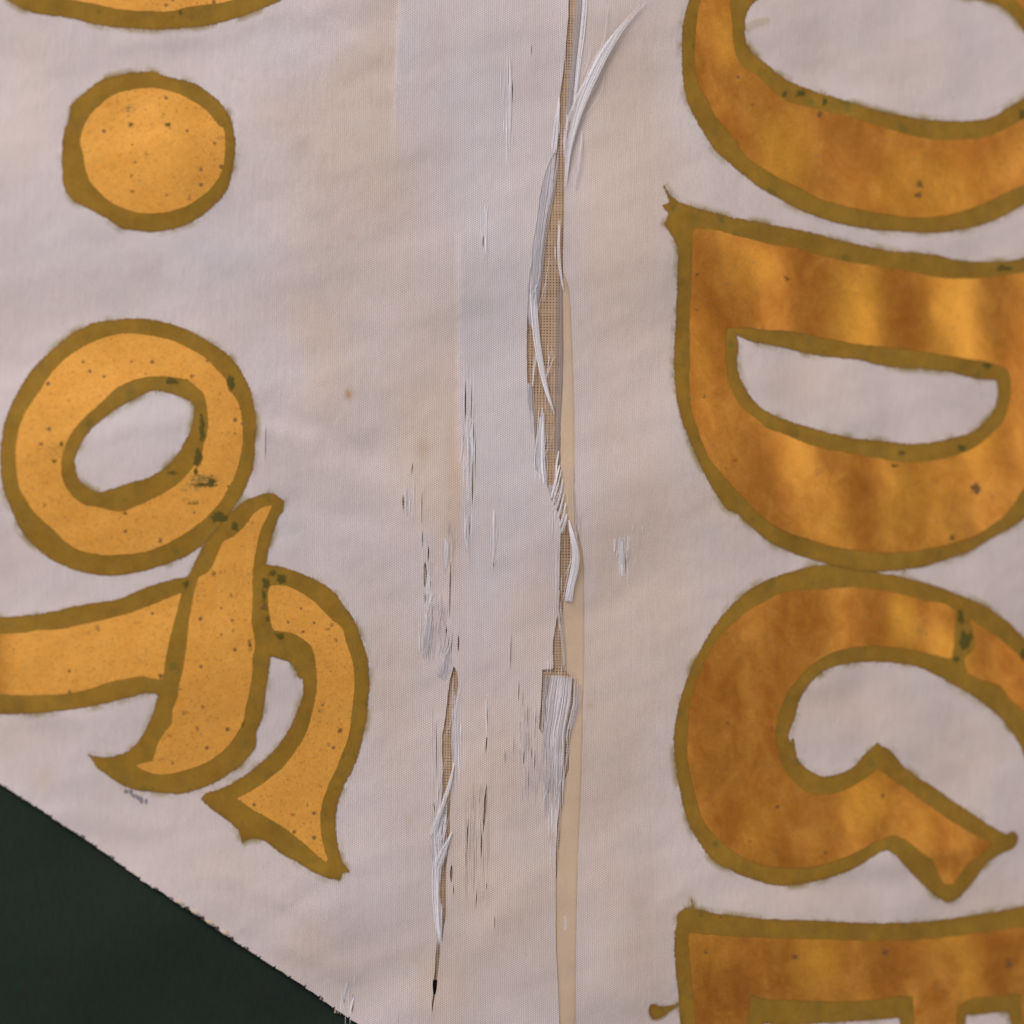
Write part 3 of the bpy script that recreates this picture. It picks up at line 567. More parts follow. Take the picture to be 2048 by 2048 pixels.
G2 = [(545, 1010), (520, 1018), (504, 1032), (488, 1053), (464, 1074), (448, 1082), (435, 1109), (424, 1135), (413, 1147), (398, 1154), (392, 1172), (384, 1209), (376, 1255), (374, 1289), (366, 1337), (358, 1376), (354, 1400), (345, 1419), (342, 1448), (331, 1464), (315, 1490), (305, 1522), (273, 1531), (281, 1537),
      (299, 1545), (331, 1548), (366, 1541), (394, 1533), (424, 1517), (451, 1496), (474, 1467), (485, 1445), (490, 1421), (498, 1390), (504, 1350), (506, 1316), (510, 1289), (504, 1249), (505, 1200), (505, 1157), (509, 1117), (512, 1103), (517, 1072), (528, 1045), (537, 1028)]
G3 = [(541, 1172), (565, 1171), (592, 1180), (618, 1196), (637, 1212), (660, 1236), (684, 1257), (692, 1284), (700, 1308), (707, 1334), (709, 1369), (705, 1414), (701, 1448), (692, 1490), (682, 1512), (674, 1536), (660, 1565), (645, 1605), (641, 1637), (642, 1669), (647, 1695), (658, 1727), (639, 1714), (605, 1684), (565, 1653),
      (538, 1637), (512, 1622), (498, 1613), (473, 1597), (496, 1586), (512, 1577), (544, 1552), (565, 1536), (592, 1501), (615, 1461), (623, 1429), (631, 1395), (634, 1355), (630, 1323), (623, 1294), (605, 1278), (578, 1265), (546, 1262), (541, 1241), (537, 1210), (536, 1186)]
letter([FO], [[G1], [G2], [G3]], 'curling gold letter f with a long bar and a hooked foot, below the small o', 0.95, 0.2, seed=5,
       chips=[(372, 1168, 6, 8, 0), (564, 1158, 11, 12, 0), (544, 1146, 9, 7, 0), (532, 1168, 9, 14, 0), (528, 1190, 6, 16, 0), (529, 1214, 7, 9, 1), (535, 1237, 6, 8, 0), (559, 1272, 12, 8, 0), (470, 1052, 9, 10, 0), (500, 1292, 4, 14, 0), (462, 1191, 3, 4, 1), (465, 1242, 4, 5, 1), (467, 1262, 3, 4, 1), (443, 1270, 3, 3, 1),
              (195, 1257, 4, 6, 1), (322, 1352, 6, 5, 1), (407, 1415, 4, 4, 1), (371, 1426, 7, 4, 1), (427, 1146, 4, 4, 1), (645, 1407, 5, 4, 1), (642, 1421, 5, 3, 1), (679, 1460, 5, 7, 1), (657, 1489, 3, 3, 1), (664, 1250, 4, 4, 1), (655, 1258, 5, 3, 1), (671, 1281, 3, 4, 1), (604, 1264, 5, 2.5, 1), (586, 1629, 3, 3, 1), (642, 1572, 3, 3, 1), (486, 1449, 4, 6, 0), (395, 1457, 4, 6, 1), (322, 1520, 4, 4, 1)])
# right side: O, D, G, E
O_out = [(1379, 0), (1371, 27), (1366, 58), (1365, 106), (1366, 146), (1371, 186), (1384, 225), (1403, 257), (1429, 297), (1459, 326), (1488, 350), (1514, 371), (1536, 384), (1589, 413), (1642, 435), (1722, 455), (1801, 462), (1867, 465), (1934, 456), (1987, 440), (2048, 408), (2120, 360), (2190, 270), (2220, 150), (2210, 0), (2150, -120), (2020, -200),
         (1850, -235), (1650, -225), (1500, -170), (1420, -90)]
O_hole = [(1513, 0), (1493, 24), (1489, 53), (1490, 80), (1501, 101), (1536, 130), (1570, 159), (1629, 183), (1695, 203), (1761, 223), (1828, 236), (1881, 242), (1947, 242), (1987, 233), (2026, 209), (2048, 196), (2085, 160), (2090, 110), (2048, 64), (2026, 32), (1997, 11), (1965, 1), (1900, -8), (1750, -18), (1600, -18), (1540, -12)]
O_g = [(1402, 0), (1395, 32), (1390, 80), (1391, 133), (1398, 172), (1416, 201), (1429, 228), (1448, 252), (1469, 278), (1490, 310), (1514, 329), (1552, 352), (1589, 371), (1642, 398), (1708, 416), (1775, 429), (1841, 435), (1907, 427), (1973, 405), (2026, 379), (2048, 368), (2110, 320), (2165, 240), (2185, 150), (2175, 20), (2120, -80), (2010, -155),
       (1850, -190), (1660, -180), (1530, -130), (1445, -60)]
O_gh = [(1461, 0), (1464, 40), (1467, 80), (1475, 114), (1493, 138), (1514, 151), (1544, 180), (1570, 201), (1605, 212), (1653, 223), (1695, 233), (1748, 249), (1801, 265), (1854, 277), (1907, 280), (1973, 273), (2013, 257), (2048, 236), (2110, 190), (2125, 130), (2095, 60), (2048, 18), (2010, -14), (1950, -35), (1800, -48), (1600, -50), (1500, -40), (1470, -20)]
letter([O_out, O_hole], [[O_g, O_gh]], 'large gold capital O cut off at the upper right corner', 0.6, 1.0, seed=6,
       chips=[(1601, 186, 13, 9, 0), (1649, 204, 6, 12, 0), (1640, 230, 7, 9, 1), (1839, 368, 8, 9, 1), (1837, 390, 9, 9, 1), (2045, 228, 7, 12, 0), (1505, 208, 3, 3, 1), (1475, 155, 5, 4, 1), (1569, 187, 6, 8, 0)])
D_out = [(1327, 370), (1342, 392), (1358, 404), (1382, 413), (1422, 424), (1475, 437), (1536, 448), (1616, 464), (1695, 485), (1775, 501), (1867, 510), (1907, 519), (1960, 524), (2013, 523), (2060, 514), (2130, 520), (2165, 580), (2170, 720), (2150, 860), (2110, 960), (2070, 1018), (2048, 1037), (2026, 1053), (1987, 1074), (1934, 1104), (1881, 1122), (1828, 1135),
         (1775, 1141), (1722, 1141), (1669, 1130), (1616, 1115), (1576, 1101), (1536, 1081), (1506, 1056), (1475, 1027), (1456, 1018), (1435, 992), (1408, 941), (1387, 896), (1369, 854), (1358, 817), (1353, 777), (1349, 737), (1349, 698), (1353, 631), (1355, 578), (1357, 512), (1354, 490), (1347, 474), (1329, 448), (1334, 437), (1338, 426), (1326, 411), (1341, 407), (1334, 386)]
D_hole = [(1472, 668), (1501, 682), (1536, 688), (1589, 700), (1642, 711), (1722, 719), (1775, 732), (1854, 737), (1907, 745), (1960, 757), (1995, 759), (1997, 782), (1989, 817), (1971, 843), (1939, 867), (1907, 875), (1854, 887), (1814, 888), (1761, 883), (1695, 875), (1642, 862), (1589, 846), (1536, 825), (1514, 809), (1493, 782), (1477, 751), (1472, 724), (1475, 692)]
D_g = [(1384, 477), (1387, 458), (1422, 459), (1475, 472), (1536, 487), (1589, 496), (1642, 512), (1708, 525), (1775, 535), (1828, 544), (1881, 556), (1960, 556), (2000, 552), (2048, 545), (2105, 550), (2130, 600), (2135, 720), (2115, 850), (2080, 930), (2048, 975), (2013, 1027), (1987, 1048), (1947, 1072), (1907, 1085), (1862, 1096), (1801, 1104), (1748, 1104), (1695, 1098),
       (1655, 1090), (1616, 1078), (1576, 1064), (1536, 1043), (1501, 1010), (1475, 984), (1448, 952), (1422, 920), (1408, 891), (1395, 857), (1382, 811), (1379, 764), (1380, 698), (1380, 618), (1382, 565), (1384, 512)]
D_gh = [(1453, 656), (1490, 655), (1536, 660), (1589, 663), (1642, 674), (1708, 687), (1775, 694), (1854, 704), (1934, 717), (1987, 727), (2016, 740), (2021, 764), (2018, 804), (2010, 835), (1987, 864), (1947, 896), (1907, 912), (1854, 923), (1801, 925), (1748, 915), (1669, 902), (1616, 888), (1563, 867), (1536, 857), (1514, 838), (1496, 825), (1475, 801), (1461, 772), (1453, 737), (1451, 684)]
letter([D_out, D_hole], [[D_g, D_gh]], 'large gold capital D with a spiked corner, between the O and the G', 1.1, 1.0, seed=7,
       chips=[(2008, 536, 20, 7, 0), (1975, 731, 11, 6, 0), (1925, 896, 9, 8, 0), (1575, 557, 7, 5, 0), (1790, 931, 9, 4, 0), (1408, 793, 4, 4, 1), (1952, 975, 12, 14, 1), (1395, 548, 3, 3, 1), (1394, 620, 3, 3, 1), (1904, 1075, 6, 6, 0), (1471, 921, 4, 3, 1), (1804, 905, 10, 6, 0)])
G_out = [(1722, 1139), (1753, 1145), (1801, 1154), (1854, 1167), (1920, 1191), (1973, 1215), (2013, 1241), (2048, 1276), (2110, 1345), (2150, 1440), (2150, 1540), (2110, 1600), (2070, 1570), (2048, 1504), (2021, 1459), (1987, 1422), (1947, 1392), (1894, 1361), (1841, 1334), (1788, 1325), (1735, 1323), (1684, 1329), (1647, 1342), (1616, 1371), (1597, 1403), (1589, 1435), (1577, 1469),
         (1577, 1488), (1586, 1477), (1590, 1501), (1597, 1522), (1613, 1538), (1629, 1548), (1650, 1555), (1684, 1547), (1706, 1536), (1722, 1517), (1743, 1496), (1756, 1485), (1764, 1493), (1780, 1501), (1801, 1528), (1828, 1549), (1881, 1584), (1934, 1621), (1987, 1655), (2013, 1668), (2029, 1663), (2036, 1674), (2029, 1692), (2002, 1706), (1971, 1729), (1947, 1761), (1915, 1796),
         (1896, 1804), (1881, 1797), (1854, 1775), (1814, 1735), (1788, 1706), (1775, 1699), (1756, 1706), (1722, 1728), (1669, 1752), (1616, 1765), (1563, 1771), (1536, 1767), (1501, 1756), (1461, 1740), (1427, 1719), (1398, 1684), (1376, 1642), (1363, 1594), (1355, 1552), (1350, 1509), (1349, 1475), (1354, 1437), (1363, 1395), (1379, 1347), (1400, 1302), (1427, 1257), (1461, 1215),
         (1501, 1180), (1536, 1160), (1576, 1146), (1623, 1134), (1670, 1131)]
G_g = [(1536, 1199), (1576, 1183), (1629, 1180), (1695, 1175), (1761, 1180), (1814, 1191), (1854, 1202), (1888, 1207), (1910, 1222), (1909, 1270), (1904, 1318), (1867, 1310), (1828, 1300), (1775, 1293), (1708, 1294), (1655, 1310), (1616, 1337), (1589, 1366), (1568, 1400), (1555, 1437), (1551, 1469), (1557, 1501), (1565, 1532), (1576, 1549), (1602, 1576), (1629, 1588), (1655, 1589),
       (1695, 1578), (1727, 1560), (1756, 1539), (1769, 1547), (1801, 1570), (1854, 1608), (1907, 1645), (1947, 1669), (1984, 1687), (1960, 1711), (1941, 1722), (1920, 1748), (1907, 1769), (1888, 1769), (1878, 1748), (1867, 1722), (1841, 1703), (1822, 1687), (1788, 1671), (1761, 1679), (1722, 1700), (1669, 1722), (1616, 1735), (1563, 1735), (1536, 1732), (1514, 1727), (1475, 1708),
       (1435, 1676), (1408, 1642), (1392, 1594), (1382, 1552), (1375, 1514), (1376, 1461), (1382, 1403), (1395, 1355), (1416, 1310), (1448, 1263), (1488, 1228)]
G_g2 = [(1939, 1239), (1973, 1260), (2013, 1289), (2048, 1321), (2100, 1390), (2118, 1470), (2100, 1530), (2078, 1480), (2048, 1424), (2021, 1398), (2000, 1371), (1960, 1358), (1935, 1348), (1927, 1318), (1945, 1300), (1948, 1275)]
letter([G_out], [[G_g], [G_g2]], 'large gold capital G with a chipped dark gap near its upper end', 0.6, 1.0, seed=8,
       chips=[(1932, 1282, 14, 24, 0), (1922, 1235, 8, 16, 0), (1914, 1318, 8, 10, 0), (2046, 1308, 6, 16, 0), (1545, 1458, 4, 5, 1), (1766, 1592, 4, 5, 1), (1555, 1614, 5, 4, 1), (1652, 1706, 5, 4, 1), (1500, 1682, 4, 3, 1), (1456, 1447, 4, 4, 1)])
E_out = [(1383, 1797), (1389, 1818), (1422, 1826), (1475, 1833), (1536, 1839), (1616, 1841), (1695, 1845), (1775, 1847), (1854, 1843), (1934, 1833), (2048, 1813), (2180, 1795), (2200, 1900), (2190, 2300), (1400, 2300), (1372, 2180), (1362, 2048), (1358, 1987), (1353, 1947), (1350, 1907), (1353, 1854), (1357, 1830), (1368, 1819), (1381, 1817)]
E_h1 = [(1527, 2046), (1560, 2050), (1629, 2046), (1722, 2041), (1801, 2034), (1800, 2120), (1795, 2240), (1560, 2240), (1535, 2140)]
E_h2 = [(1928, 2048), (1931, 2029), (1973, 2026), (2018, 2021), (2024, 2048), (2030, 2240), (1930, 2240)]
E_g = [(1377, 1865), (1422, 1870), (1536, 1876), (1616, 1878), (1775, 1881), (1881, 1875), (1987, 1862), (2048, 1854), (2150, 1840), (2160, 1920), (2150, 2275), (1420, 2275), (1402, 2150), (1392, 2048), (1384, 1960), (1379, 1907)]
E_g1 = [(1501, 1990), (1536, 1998), (1616, 2001), (1695, 2002), (1775, 1996), (1806, 1990), (1825, 1992), (1829, 2050), (1828, 2262), (1525, 2262), (1500, 2150), (1494, 2048)]
E_g2 = [(1912, 2048), (1915, 2013), (1934, 2000), (1987, 1992), (2042, 1987), (2045, 2048), (2055, 2262), (1908, 2262)]
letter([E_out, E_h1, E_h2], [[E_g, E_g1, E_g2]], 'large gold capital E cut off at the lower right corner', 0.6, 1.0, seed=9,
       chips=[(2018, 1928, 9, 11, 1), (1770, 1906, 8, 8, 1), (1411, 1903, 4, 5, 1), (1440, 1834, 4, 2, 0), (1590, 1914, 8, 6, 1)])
part(patch('paint_splash', [smooth([(1302, 2009), (1309, 2008), (1316, 2013), (1335, 2012), (1358, 2008), (1352, 2013), (1337, 2024), (1325, 2032), (1316, 2037), (1305, 2037), (1298, 2026)], 3, 0.5, 3)], M_paint, banner, 0.9, skirt=6, step=8), 'small olive splash beside the capital E')
for lp in ([(1492, 52), (1510, 44), (1536, 38), (1534, 42), (1512, 50), (1494, 60)], [(1384, 1822), (1387, 1800), (1381, 1795), (1380, 1815)]):
    patch('paint_streak', [smooth(lp, 3, 0.5, 4)], M_faint, banner, 1.3, skirt=5, step=8)
M_ink = simple('grey_violet_mark', (0.20, 0.17, 0.20), (0.36, 0.31, 0.36), 8, 8, 0.8, 0.3, 0.1)
for i, (cx, cy, rx, ry) in enumerate([(252, 1583, 5, 4), (262, 1584, 4, 6), (270, 1592, 8, 4), (283, 1600, 4, 8), (292, 1603, 3, 6), (278, 1597, 5, 3)]):
    r = random.Random(i); pts = [(cx + rx * (0.7 + .45 * r.random()) * math.cos(a), cy + ry * (0.7 + .45 * r.random()) * math.sin(a)) for a in np.arange(0, 6.28, 0.5)]
    part(patch('ink_mark', [np.array(pts)], M_ink, banner, 0.8, step=6))

# --- loose silk: every frayed bundle of bare threads
def resample(pts, n):
    p = np.asarray(pts, float)
    if len(p) > 2: p = smooth_open(p, 4)
    d = np.concatenate([[0], np.cumsum(np.hypot(*(p[1:] - p[:-1]).T))]); t = np.linspace(0, d[-1], n)
    return np.stack([np.interp(t, d, p[:, 0]), np.interp(t, d, p[:, 1])], 1)
def bundle(pts, widths, n, rad=0.8, off=2.0, lift=0.0, mat=None, name='loose_threads', spread=0.5, seed=0, trim=0.12, label=None, trim_end=None):
    r = random.Random(seed + int(pts[0][0] * 13 + pts[0][1])); V = []; F = []; b = 0; fib = []
    L = sum(math.hypot(pts[i + 1][0] - pts[i][0], pts[i + 1][1] - pts[i][1]) for i in range(len(pts) - 1)); m = int(max(6, min(40, L / 9)))
    c = resample(pts, m); w = np.interp(np.linspace(0, 1, m), np.linspace(0, 1, len(widths)), widths)
    d = np.gradient(c, axis=0); nn = np.stack([-d[:, 1], d[:, 0]], 1); nn /= np.hypot(nn[:, 0], nn[:, 1])[:, None] + 1e-9
    n0 = n; n = n + (max(1, n // 3) if n > 2 else 0)
    for k in range(n):
        u = ((k + 0.5) / n0 - 0.5) * 2 + r.uniform(-.9, .9) / n0
        if k >= n0: u = r.uniform(-1.5, 1.5)
        ph, am = r.uniform(0, 6.28), r.uniform(.2, 1) * spread * (1.8 if k >= n0 else 1)
        a0 = int(r.uniform(0, trim) * m); a1 = m - int(r.uniform(0, trim if trim_end is None else trim_end) * m)
        t = np.linspace(0, 1, m)
        q = c + nn * (u * w / 2 + am * np.sin(t * r.uniform(2, 6) + ph))[:, None]
        q = q[a0:a1]; tt = t[a0:a1]
        if len(q) < 3: continue
        z = off + lift * np.sin(np.pi * np.clip(tt, 0, 1)) + (1 - u * u) * 0.5 + r.uniform(-.6, .6)
        ctr = P(q, 0.0); ctr[:, 2] += z * S
        dd = np.gradient(ctr, axis=0); dd /= np.linalg.norm(dd, axis=1)[:, None] + 1e-12
        up = np.array([0, 0, 1.0]); sd = np.cross(dd, up); sd /= np.linalg.norm(sd, axis=1)[:, None] + 1e-12; uu = np.cross(sd, dd)
        R = rad * S * (0.82 if n0 < 30 else 1.0) * r.uniform(.4, 1.1) * np.minimum(1, np.minimum(tt - tt[0] + .12, tt[-1] - tt + .12) / .2)[:, None]
        ring = [ctr + sd * R, ctr + uu * R * .8, ctr - sd * R, ctr - uu * R * .8]
        mm = len(q); V.append(np.concatenate(ring))
        for j in range(4):
            j2 = (j + 1) % 4
            F += [(b + j * mm + i, b + j2 * mm + i, b + j2 * mm + i + 1, b + j * mm + i + 1) for i in range(mm - 1)]
        b += 4 * mm; fib += [r.random()] * (4 * mm)
    return part(mesh_obj(name, np.concatenate(V), F, mat or M_thread, banner, {'fib': fib}), label)
B = bundle; SH = M_sheer; WM = M_warm_thread
B([(1130, 374), (1134, 330), (1138, 295), (1148, 250), (1160, 210), (1178, 165), (1200, 120), (1226, 78), (1255, 40), (1290, 2)], [5, 9, 10, 13, 17, 20, 18, 14, 9, 7], 20, 0.75, 2, 7, label='bright white tuft curving away from the top of the tear', trim=.3)
B([(1149, 378), (1152, 345), (1157, 305), (1163, 262)], [2, 4, 5, 5], 3, .6, 2.5, 5)
B([(1129, 335), (1127, 285), (1133, 240), (1150, 195), (1172, 158), (1194, 128)], [3, 6, 6, 3, 3, 2], 4, .55, 3, 10)
B([(1183, 140), (1192, 110), (1206, 80), (1216, 10)], [5, 3, 1, 1], 2, .45, 2, 3)
B([(1166, 150), (1173, 128), (1180, 95)], [2, 2, 2], 2, .45, 2, 3)
B([(1169, -120), (1169, 0), (1165, 60), (1158, 120), (1152, 180), (1146, 230)], [10, 10, 10, 9, 7, 4], 9, .75, 1, .4)
B([(1158, -120), (1158, 0), (1153, 60), (1147, 120), (1141, 180), (1135, 250), (1131, 310)], [14, 14, 13, 12, 12, 10, 6], 6, .8, -1.2, .2, SH)
B([(1118, 195), (1114, 230), (1110, 270), (1106, 306)], [3, 7, 10, 12], 8, .7, 1.2, .4)
B([(1102, 296), (1099, 330), (1094, 370), (1086, 425), (1079, 480), (1074, 540), (1068, 600), (1064, 650)], [22, 22, 20, 18, 15, 14, 13, 12], 11, .95, -.5, .4, SH, trim=.05)
B([(1106, 330), (1101, 380), (1092, 430), (1085, 480), (1080, 540)], [3, 3, 3, 3, 2], 2, .5, .4, .4)
B([(1066, 570), (1067, 620), (1072, 680), (1080, 730), (1090, 775), (1100, 806), (1108, 828)], [13, 13, 13, 12, 10, 6, 1.5], 9, .8, 1.5, 2.5, label='white strands crossing the net', trim=.15)
B([(1074, 700), (1068, 735), (1064, 772)], [6, 4, 1], 4, .6, 1.5, 1)
B([(1119, 440), (1117, 490), (1118, 525), (1121, 550), (1126, 580)], [3, 4, 5, 4, 1], 4, .7, 1.8, .5)
B([(1088, 508), (1103, 531), (1120, 557), (1133, 571), (1146, 583)], [1, 1, 1, 1, 1], 1, .5, 3, 4, WM)
B([(1122, 560), (1121, 650), (1119, 750), (1115, 850), (1113, 930)], [12, 14, 15, 13, 8], 5, 1.0, -1.8, .2, simple('dark_sheer_thread', (0.46, .36, .32), (.56, .46, .42), 30, 160, .6, .08, .3, .2, 0, .6, fib=True))  # sparse, darker sheer threads along the right of the net
B([(1060, 770), (1062, 820), (1066, 868)], [8, 10, 8], 6, .8, -.3, .2, SH)
B([(1084, 815), (1082, 870), (1081, 920), (1084, 968)], [8, 12, 20, 22], 12, .9, .3, .2, trim=.2)
B([(1076, 868), (1071, 900), (1068, 938)], [2, 3, 2], 2, .6, 1, .3)
B([(1117, 902), (1112, 930), (1111, 960), (1108, 992)], [2, 4, 5, 3], 4, .65, 1.5, 1)
for a, b_, c_ in (((1122, 938), (1114, 975), (1104, 1010)), ((1125, 958), (1118, 990), (1110, 1018)), ((1128, 982), (1122, 1010), (1116, 1034)), ((1130, 1006), (1126, 1030), (1119, 1052)), ((1133, 1028), (1128, 1048), (1122, 1066)), ((1119, 930), (1111, 960), (1102, 996))):
    B([a, b_, c_], [1.5, 5, 4], 4, .7, 1.8, 1.6)
B([(1145, 930), (1147, 975), (1149, 1020), (1151, 1062), (1156, 1085)], [3, 4, 6, 8, 4], 5, .7, .6, .3, WM)
B([(1137, 1040), (1144, 1072), (1150, 1105), (1148, 1135), (1141, 1168), (1136, 1202)], [2, 7, 13, 15, 13, 15], 12, .85, 1.5, 4, label='white twisted strip of bare threads in the tear', trim=.08)
B([(1150, 1060), (1154, 1090), (1152, 1120)], [1, 1.5, 1], 1, .6, 2, 1)
B([(1119, 1180), (1116, 1220), (1121, 1252), (1126, 1292), (1129, 1340)], [2, 3, 3, 3, 2], 3, .6, .6, .3, WM)
B([(1121, 1205), (1125, 1240), (1128, 1290), (1131, 1344)], [2, 4, 5, 4], 3, .7, .3, .3, WM)
B([(1113, 1225), (1114, 1270), (1112, 1310)], [3, 3, 2], 2, .5, -3, .2, WM)
B([(1124, 1352), (1118, 1400), (1112, 1440), (1107, 1473), (1109, 1536), (1109, 1588)], [42, 47, 42, 42, 32, 22], 38, .82, 1.0, .6, M_grey_thread, label='broad flap of bare grey white threads below the notch', trim=.04, trim_end=.55, spread=1.2)
B([(1096, 1350), (1092, 1400), (1086, 1455), (1082, 1490)], [7, 8, 9, 8], 5, .8, -1.0, .4, SH)
B([(1060, 1400), (1058, 1450), (1060, 1510)], [22, 24, 18], 7, .6, .4, .2, WM, spread=.8, trim=.5)
B([(1050, 1420), (1048, 1470), (1050, 1540)], [14, 16, 12], 5, .5, .4, .2, spread=.8, trim=.5)
B([(1150, 1376), (1153, 1405), (1147, 1440), (1139, 1468)], [3, 6, 6, 4], 3, .6, -.6, .5, SH)
B([(1150, 1395), (1146, 1430), (1139, 1458)], [2, 3, 3], 2, .6, .8, .5)
for xx in (1089, 1095, 1101): B([(xx, 1322), (xx + .5, 1334), (xx - .5, 1346)], [1.5, 1.5, 1], 1, .7, 1.6, .2)
for xx, yy in ((1135, 1345), (1139, 1349), (1143, 1352), (1148, 1356)): B([(xx, yy - 10), (xx + .5, yy), (xx, yy + 8)], [1.5, 1.5, 1], 1, .7, .8, .2, WM)
B([(906, 1345), (905, 1400), (904, 1455)], [1.5, 1.5, 1], 1, .7, .5, .3)
B([(911, 1390), (908, 1430), (906, 1500), (907, 1560)], [4, 5, 5, 3], 4, .65, .6, .2, SH)
B([(908, 1526), (898, 1566), (886, 1602), (873, 1638), (863, 1672)], [1.5, 5, 7, 9, 14], 8, .75, 2, 4, label='white thread bundle lying across the lower tear', trim=.06)
B([(889, 1608), (884, 1650), (878, 1700)], [12, 16, 16], 9, .75, .5, .4, trim=.25)
B([(903, 1664), (893, 1686), (882, 1706), (873, 1735)], [1, 5, 11, 14], 7, .7, 1.6, 1.8, trim=.06)
B([(873, 1715), (871, 1780), (874, 1840), (880, 1886)], [14, 13, 10, 4], 8, .85, .6, .3)
B([(934, 728), (935, 790), (934, 850), (936, 905), (937, 1010)], [3, 4, 5, 4, 3], 4, .7, .8, .4)
B([(943, 868), (944, 925), (942, 985)], [2, 3, 2], 2, .6, .9, .4)
B([(933, 1030), (930, 1070), (936, 1104)], [3, 4, 3], 3, .7, .9, .3)
B([(1019, 118), (1020, 190), (1018, 284)], [2, 5, 3], 4, .65, .8, .2)
B([(972, 408), (970, 440), (972, 475), (970, 508)], [6, 6, 3, 1], 5, .6, .8, .3)
for p_, w_, n_ in (([(1229, 1078), (1228, 1104)], [4, 2], 3), ([(1241, 1076), (1242, 1110), (1244, 1152)], [8, 9, 5], 7), ([(1257, 1072), (1257, 1106)], [6, 3], 4), ([(1266, 1052), (1266, 1064)], [2, 2], 1), ([(1284, 1053), (1285, 1066)], [3, 2], 2), ([(1300, 1053), (1301, 1064)], [2, 2], 1)):
    B(p_ if len(p_) > 2 else [p_[0], ((p_[0][0] + p_[1][0]) / 2, (p_[0][1] + p_[1][1]) / 2), p_[1]], w_, n_, .7, .7, .2, name='rubbed_threads')
B([(812, 974), (811, 1005), (813, 1030)], [2, 4, 2], 3, .7, .8, .2)
B([(893, 1084), (892, 1108), (893, 1132)], [5, 7, 4], 5, .7, .7, .2)
B([(988, 1020), (987, 1080), (987, 1124)], [2, 5, 4], 4, .65, .7, .2)
B([(972, 1388), (972, 1430), (974, 1475)], [4, 3, 2], 3, .7, .7, .2)
B([(695, 1962), (690, 1985), (688, 2000)], [5, 3, 1], 3, .65, .9, .3); B([(708, 1992), (704, 2010), (700, 2026)], [2, 4, 2], 3, .7, .9, .3)
B([(794, 2026), (794, 2038), (795, 2052)], [2, 2, 2], 2, .7, .8, .2)
B([(1121, 1606), (1118, 1650), (1114, 1692)], [3, 3, 1], 2, .6, .7, .4, WM)
B([(853, 1125), (856, 1160), (852, 1210), (854, 1250)], [2, 4, 5, 3], 4, .65, .9, .3)
B([(859, 1240), (856, 1275), (850, 1318)], [12, 16, 14], 8, .65, .7, .3, SH, spread=.8, trim=.3)
B([(898, 1290), (892, 1325), (884, 1356)], [10, 22, 22], 10, .7, .7, .3, SH, spread=.8, trim=.3)
B([(880, 1180), (884, 1240), (894, 1285)], [12, 14, 12], 6, .5, .5, .2, WM, spread=.8, trim=.4)
B([(1118, 1905), (1117, 1970), (1119, 2050)], [2, 2, 2], 1, .5, .7, .2, WM)
B([(1130, 1832), (1132, 1845), (1131, 1862)], [5, 6, 3], 4, .6, -1.4, .2)
def shreds(x0, x1, y0, y1, count, ln, mat=None, rad=.5, lean=0.0, seed=0):
    r = random.Random(seed); V = []; F = []; b = 0; fib = []
    for _ in range(count):
        L = ln * r.uniform(.4, 1.3); x = r.uniform(x0, x1); y = r.uniform(y0, y1 - L * .5); m = max(5, int(L / 8))
        ys = np.linspace(y, y + L, m); xs = x + lean * (ys - y) + r.uniform(.1, .7) * np.sin(np.linspace(0, 3, m) + r.uniform(0, 6))
        c = P(np.stack([xs, ys], 1), r.uniform(.5, 1.1)); t = np.linspace(0, 1, m); c[:, 2] += np.sin(np.pi * t) * r.uniform(0, .8) * S
        R = (rad * r.uniform(.5, 1.2) * S * (0.15 + np.sin(np.pi * t) ** .5))[:, None]
        ring = [c + np.array([1, 0, 0]) * R, c + np.array([0, 0, 1]) * R, c - np.array([1, 0, 0]) * R]
        V.append(np.concatenate(ring)); F += [(b + j * m + i, b + (j + 1) * m + i, b + (j + 1) * m + i + 1, b + j * m + i + 1) for j in range(2) for i in range(m - 1)]
        b += 3 * m; fib += [r.random()] * (3 * m)
    part(mesh_obj('rubbed_threads', np.concatenate(V), F, mat or M_thread, banner, {'fib': fib}), None, 'stuff')
shreds(838, 862, 1050, 1320, 26, 60, seed=1); shreds(862, 900, 1180, 1350, 34, 50, M_grey_thread, lean=-.12, seed=2); shreds(925, 950, 720, 1090, 34, 90, seed=3); shreds(1108, 1124, 480, 520, 3, 40, seed=4)
shreds(905, 922, 1340, 1560, 22, 80, seed=5); shreds(862, 884, 1400, 1720, 22, 90, M_grey_thread, seed=6); shreds(868, 884, 1640, 1880, 26, 80, seed=7); shreds(1040, 1110, 1380, 1600, 60, 60, M_grey_thread, seed=8)
shreds(930, 978, 1560, 1790, 40, 70, M_warm_thread, seed=9); shreds(1100, 1126, 1000, 1240, 20, 50, seed=10); shreds(1096, 1116, 1590, 1720, 16, 60, seed=11); shreds(1000, 1026, 110, 290, 18, 70, seed=12)
shreds(960, 976, 400, 520, 10, 50, seed=13); shreds(980, 994, 1010, 1130, 10, 60, seed=14); shreds(1118, 1136, 0, 300, 14, 60, seed=15); shreds(1226, 1262, 1060, 1160, 24, 30, seed=16); shreds(800, 830, 960, 1040, 12, 40, seed=17)
shreds(1080, 1128, 1470, 1600, 40, 70, M_grey_thread, rad=.7, seed=18); shreds(1150, 1164, 1000, 1100, 8, 50, M_warm_thread, seed=19); shreds(676, 712, 1950, 2040, 12, 40, seed=20); shreds(896, 910, 1000, 1130, 10, 60, M_warm_thread, seed=21)
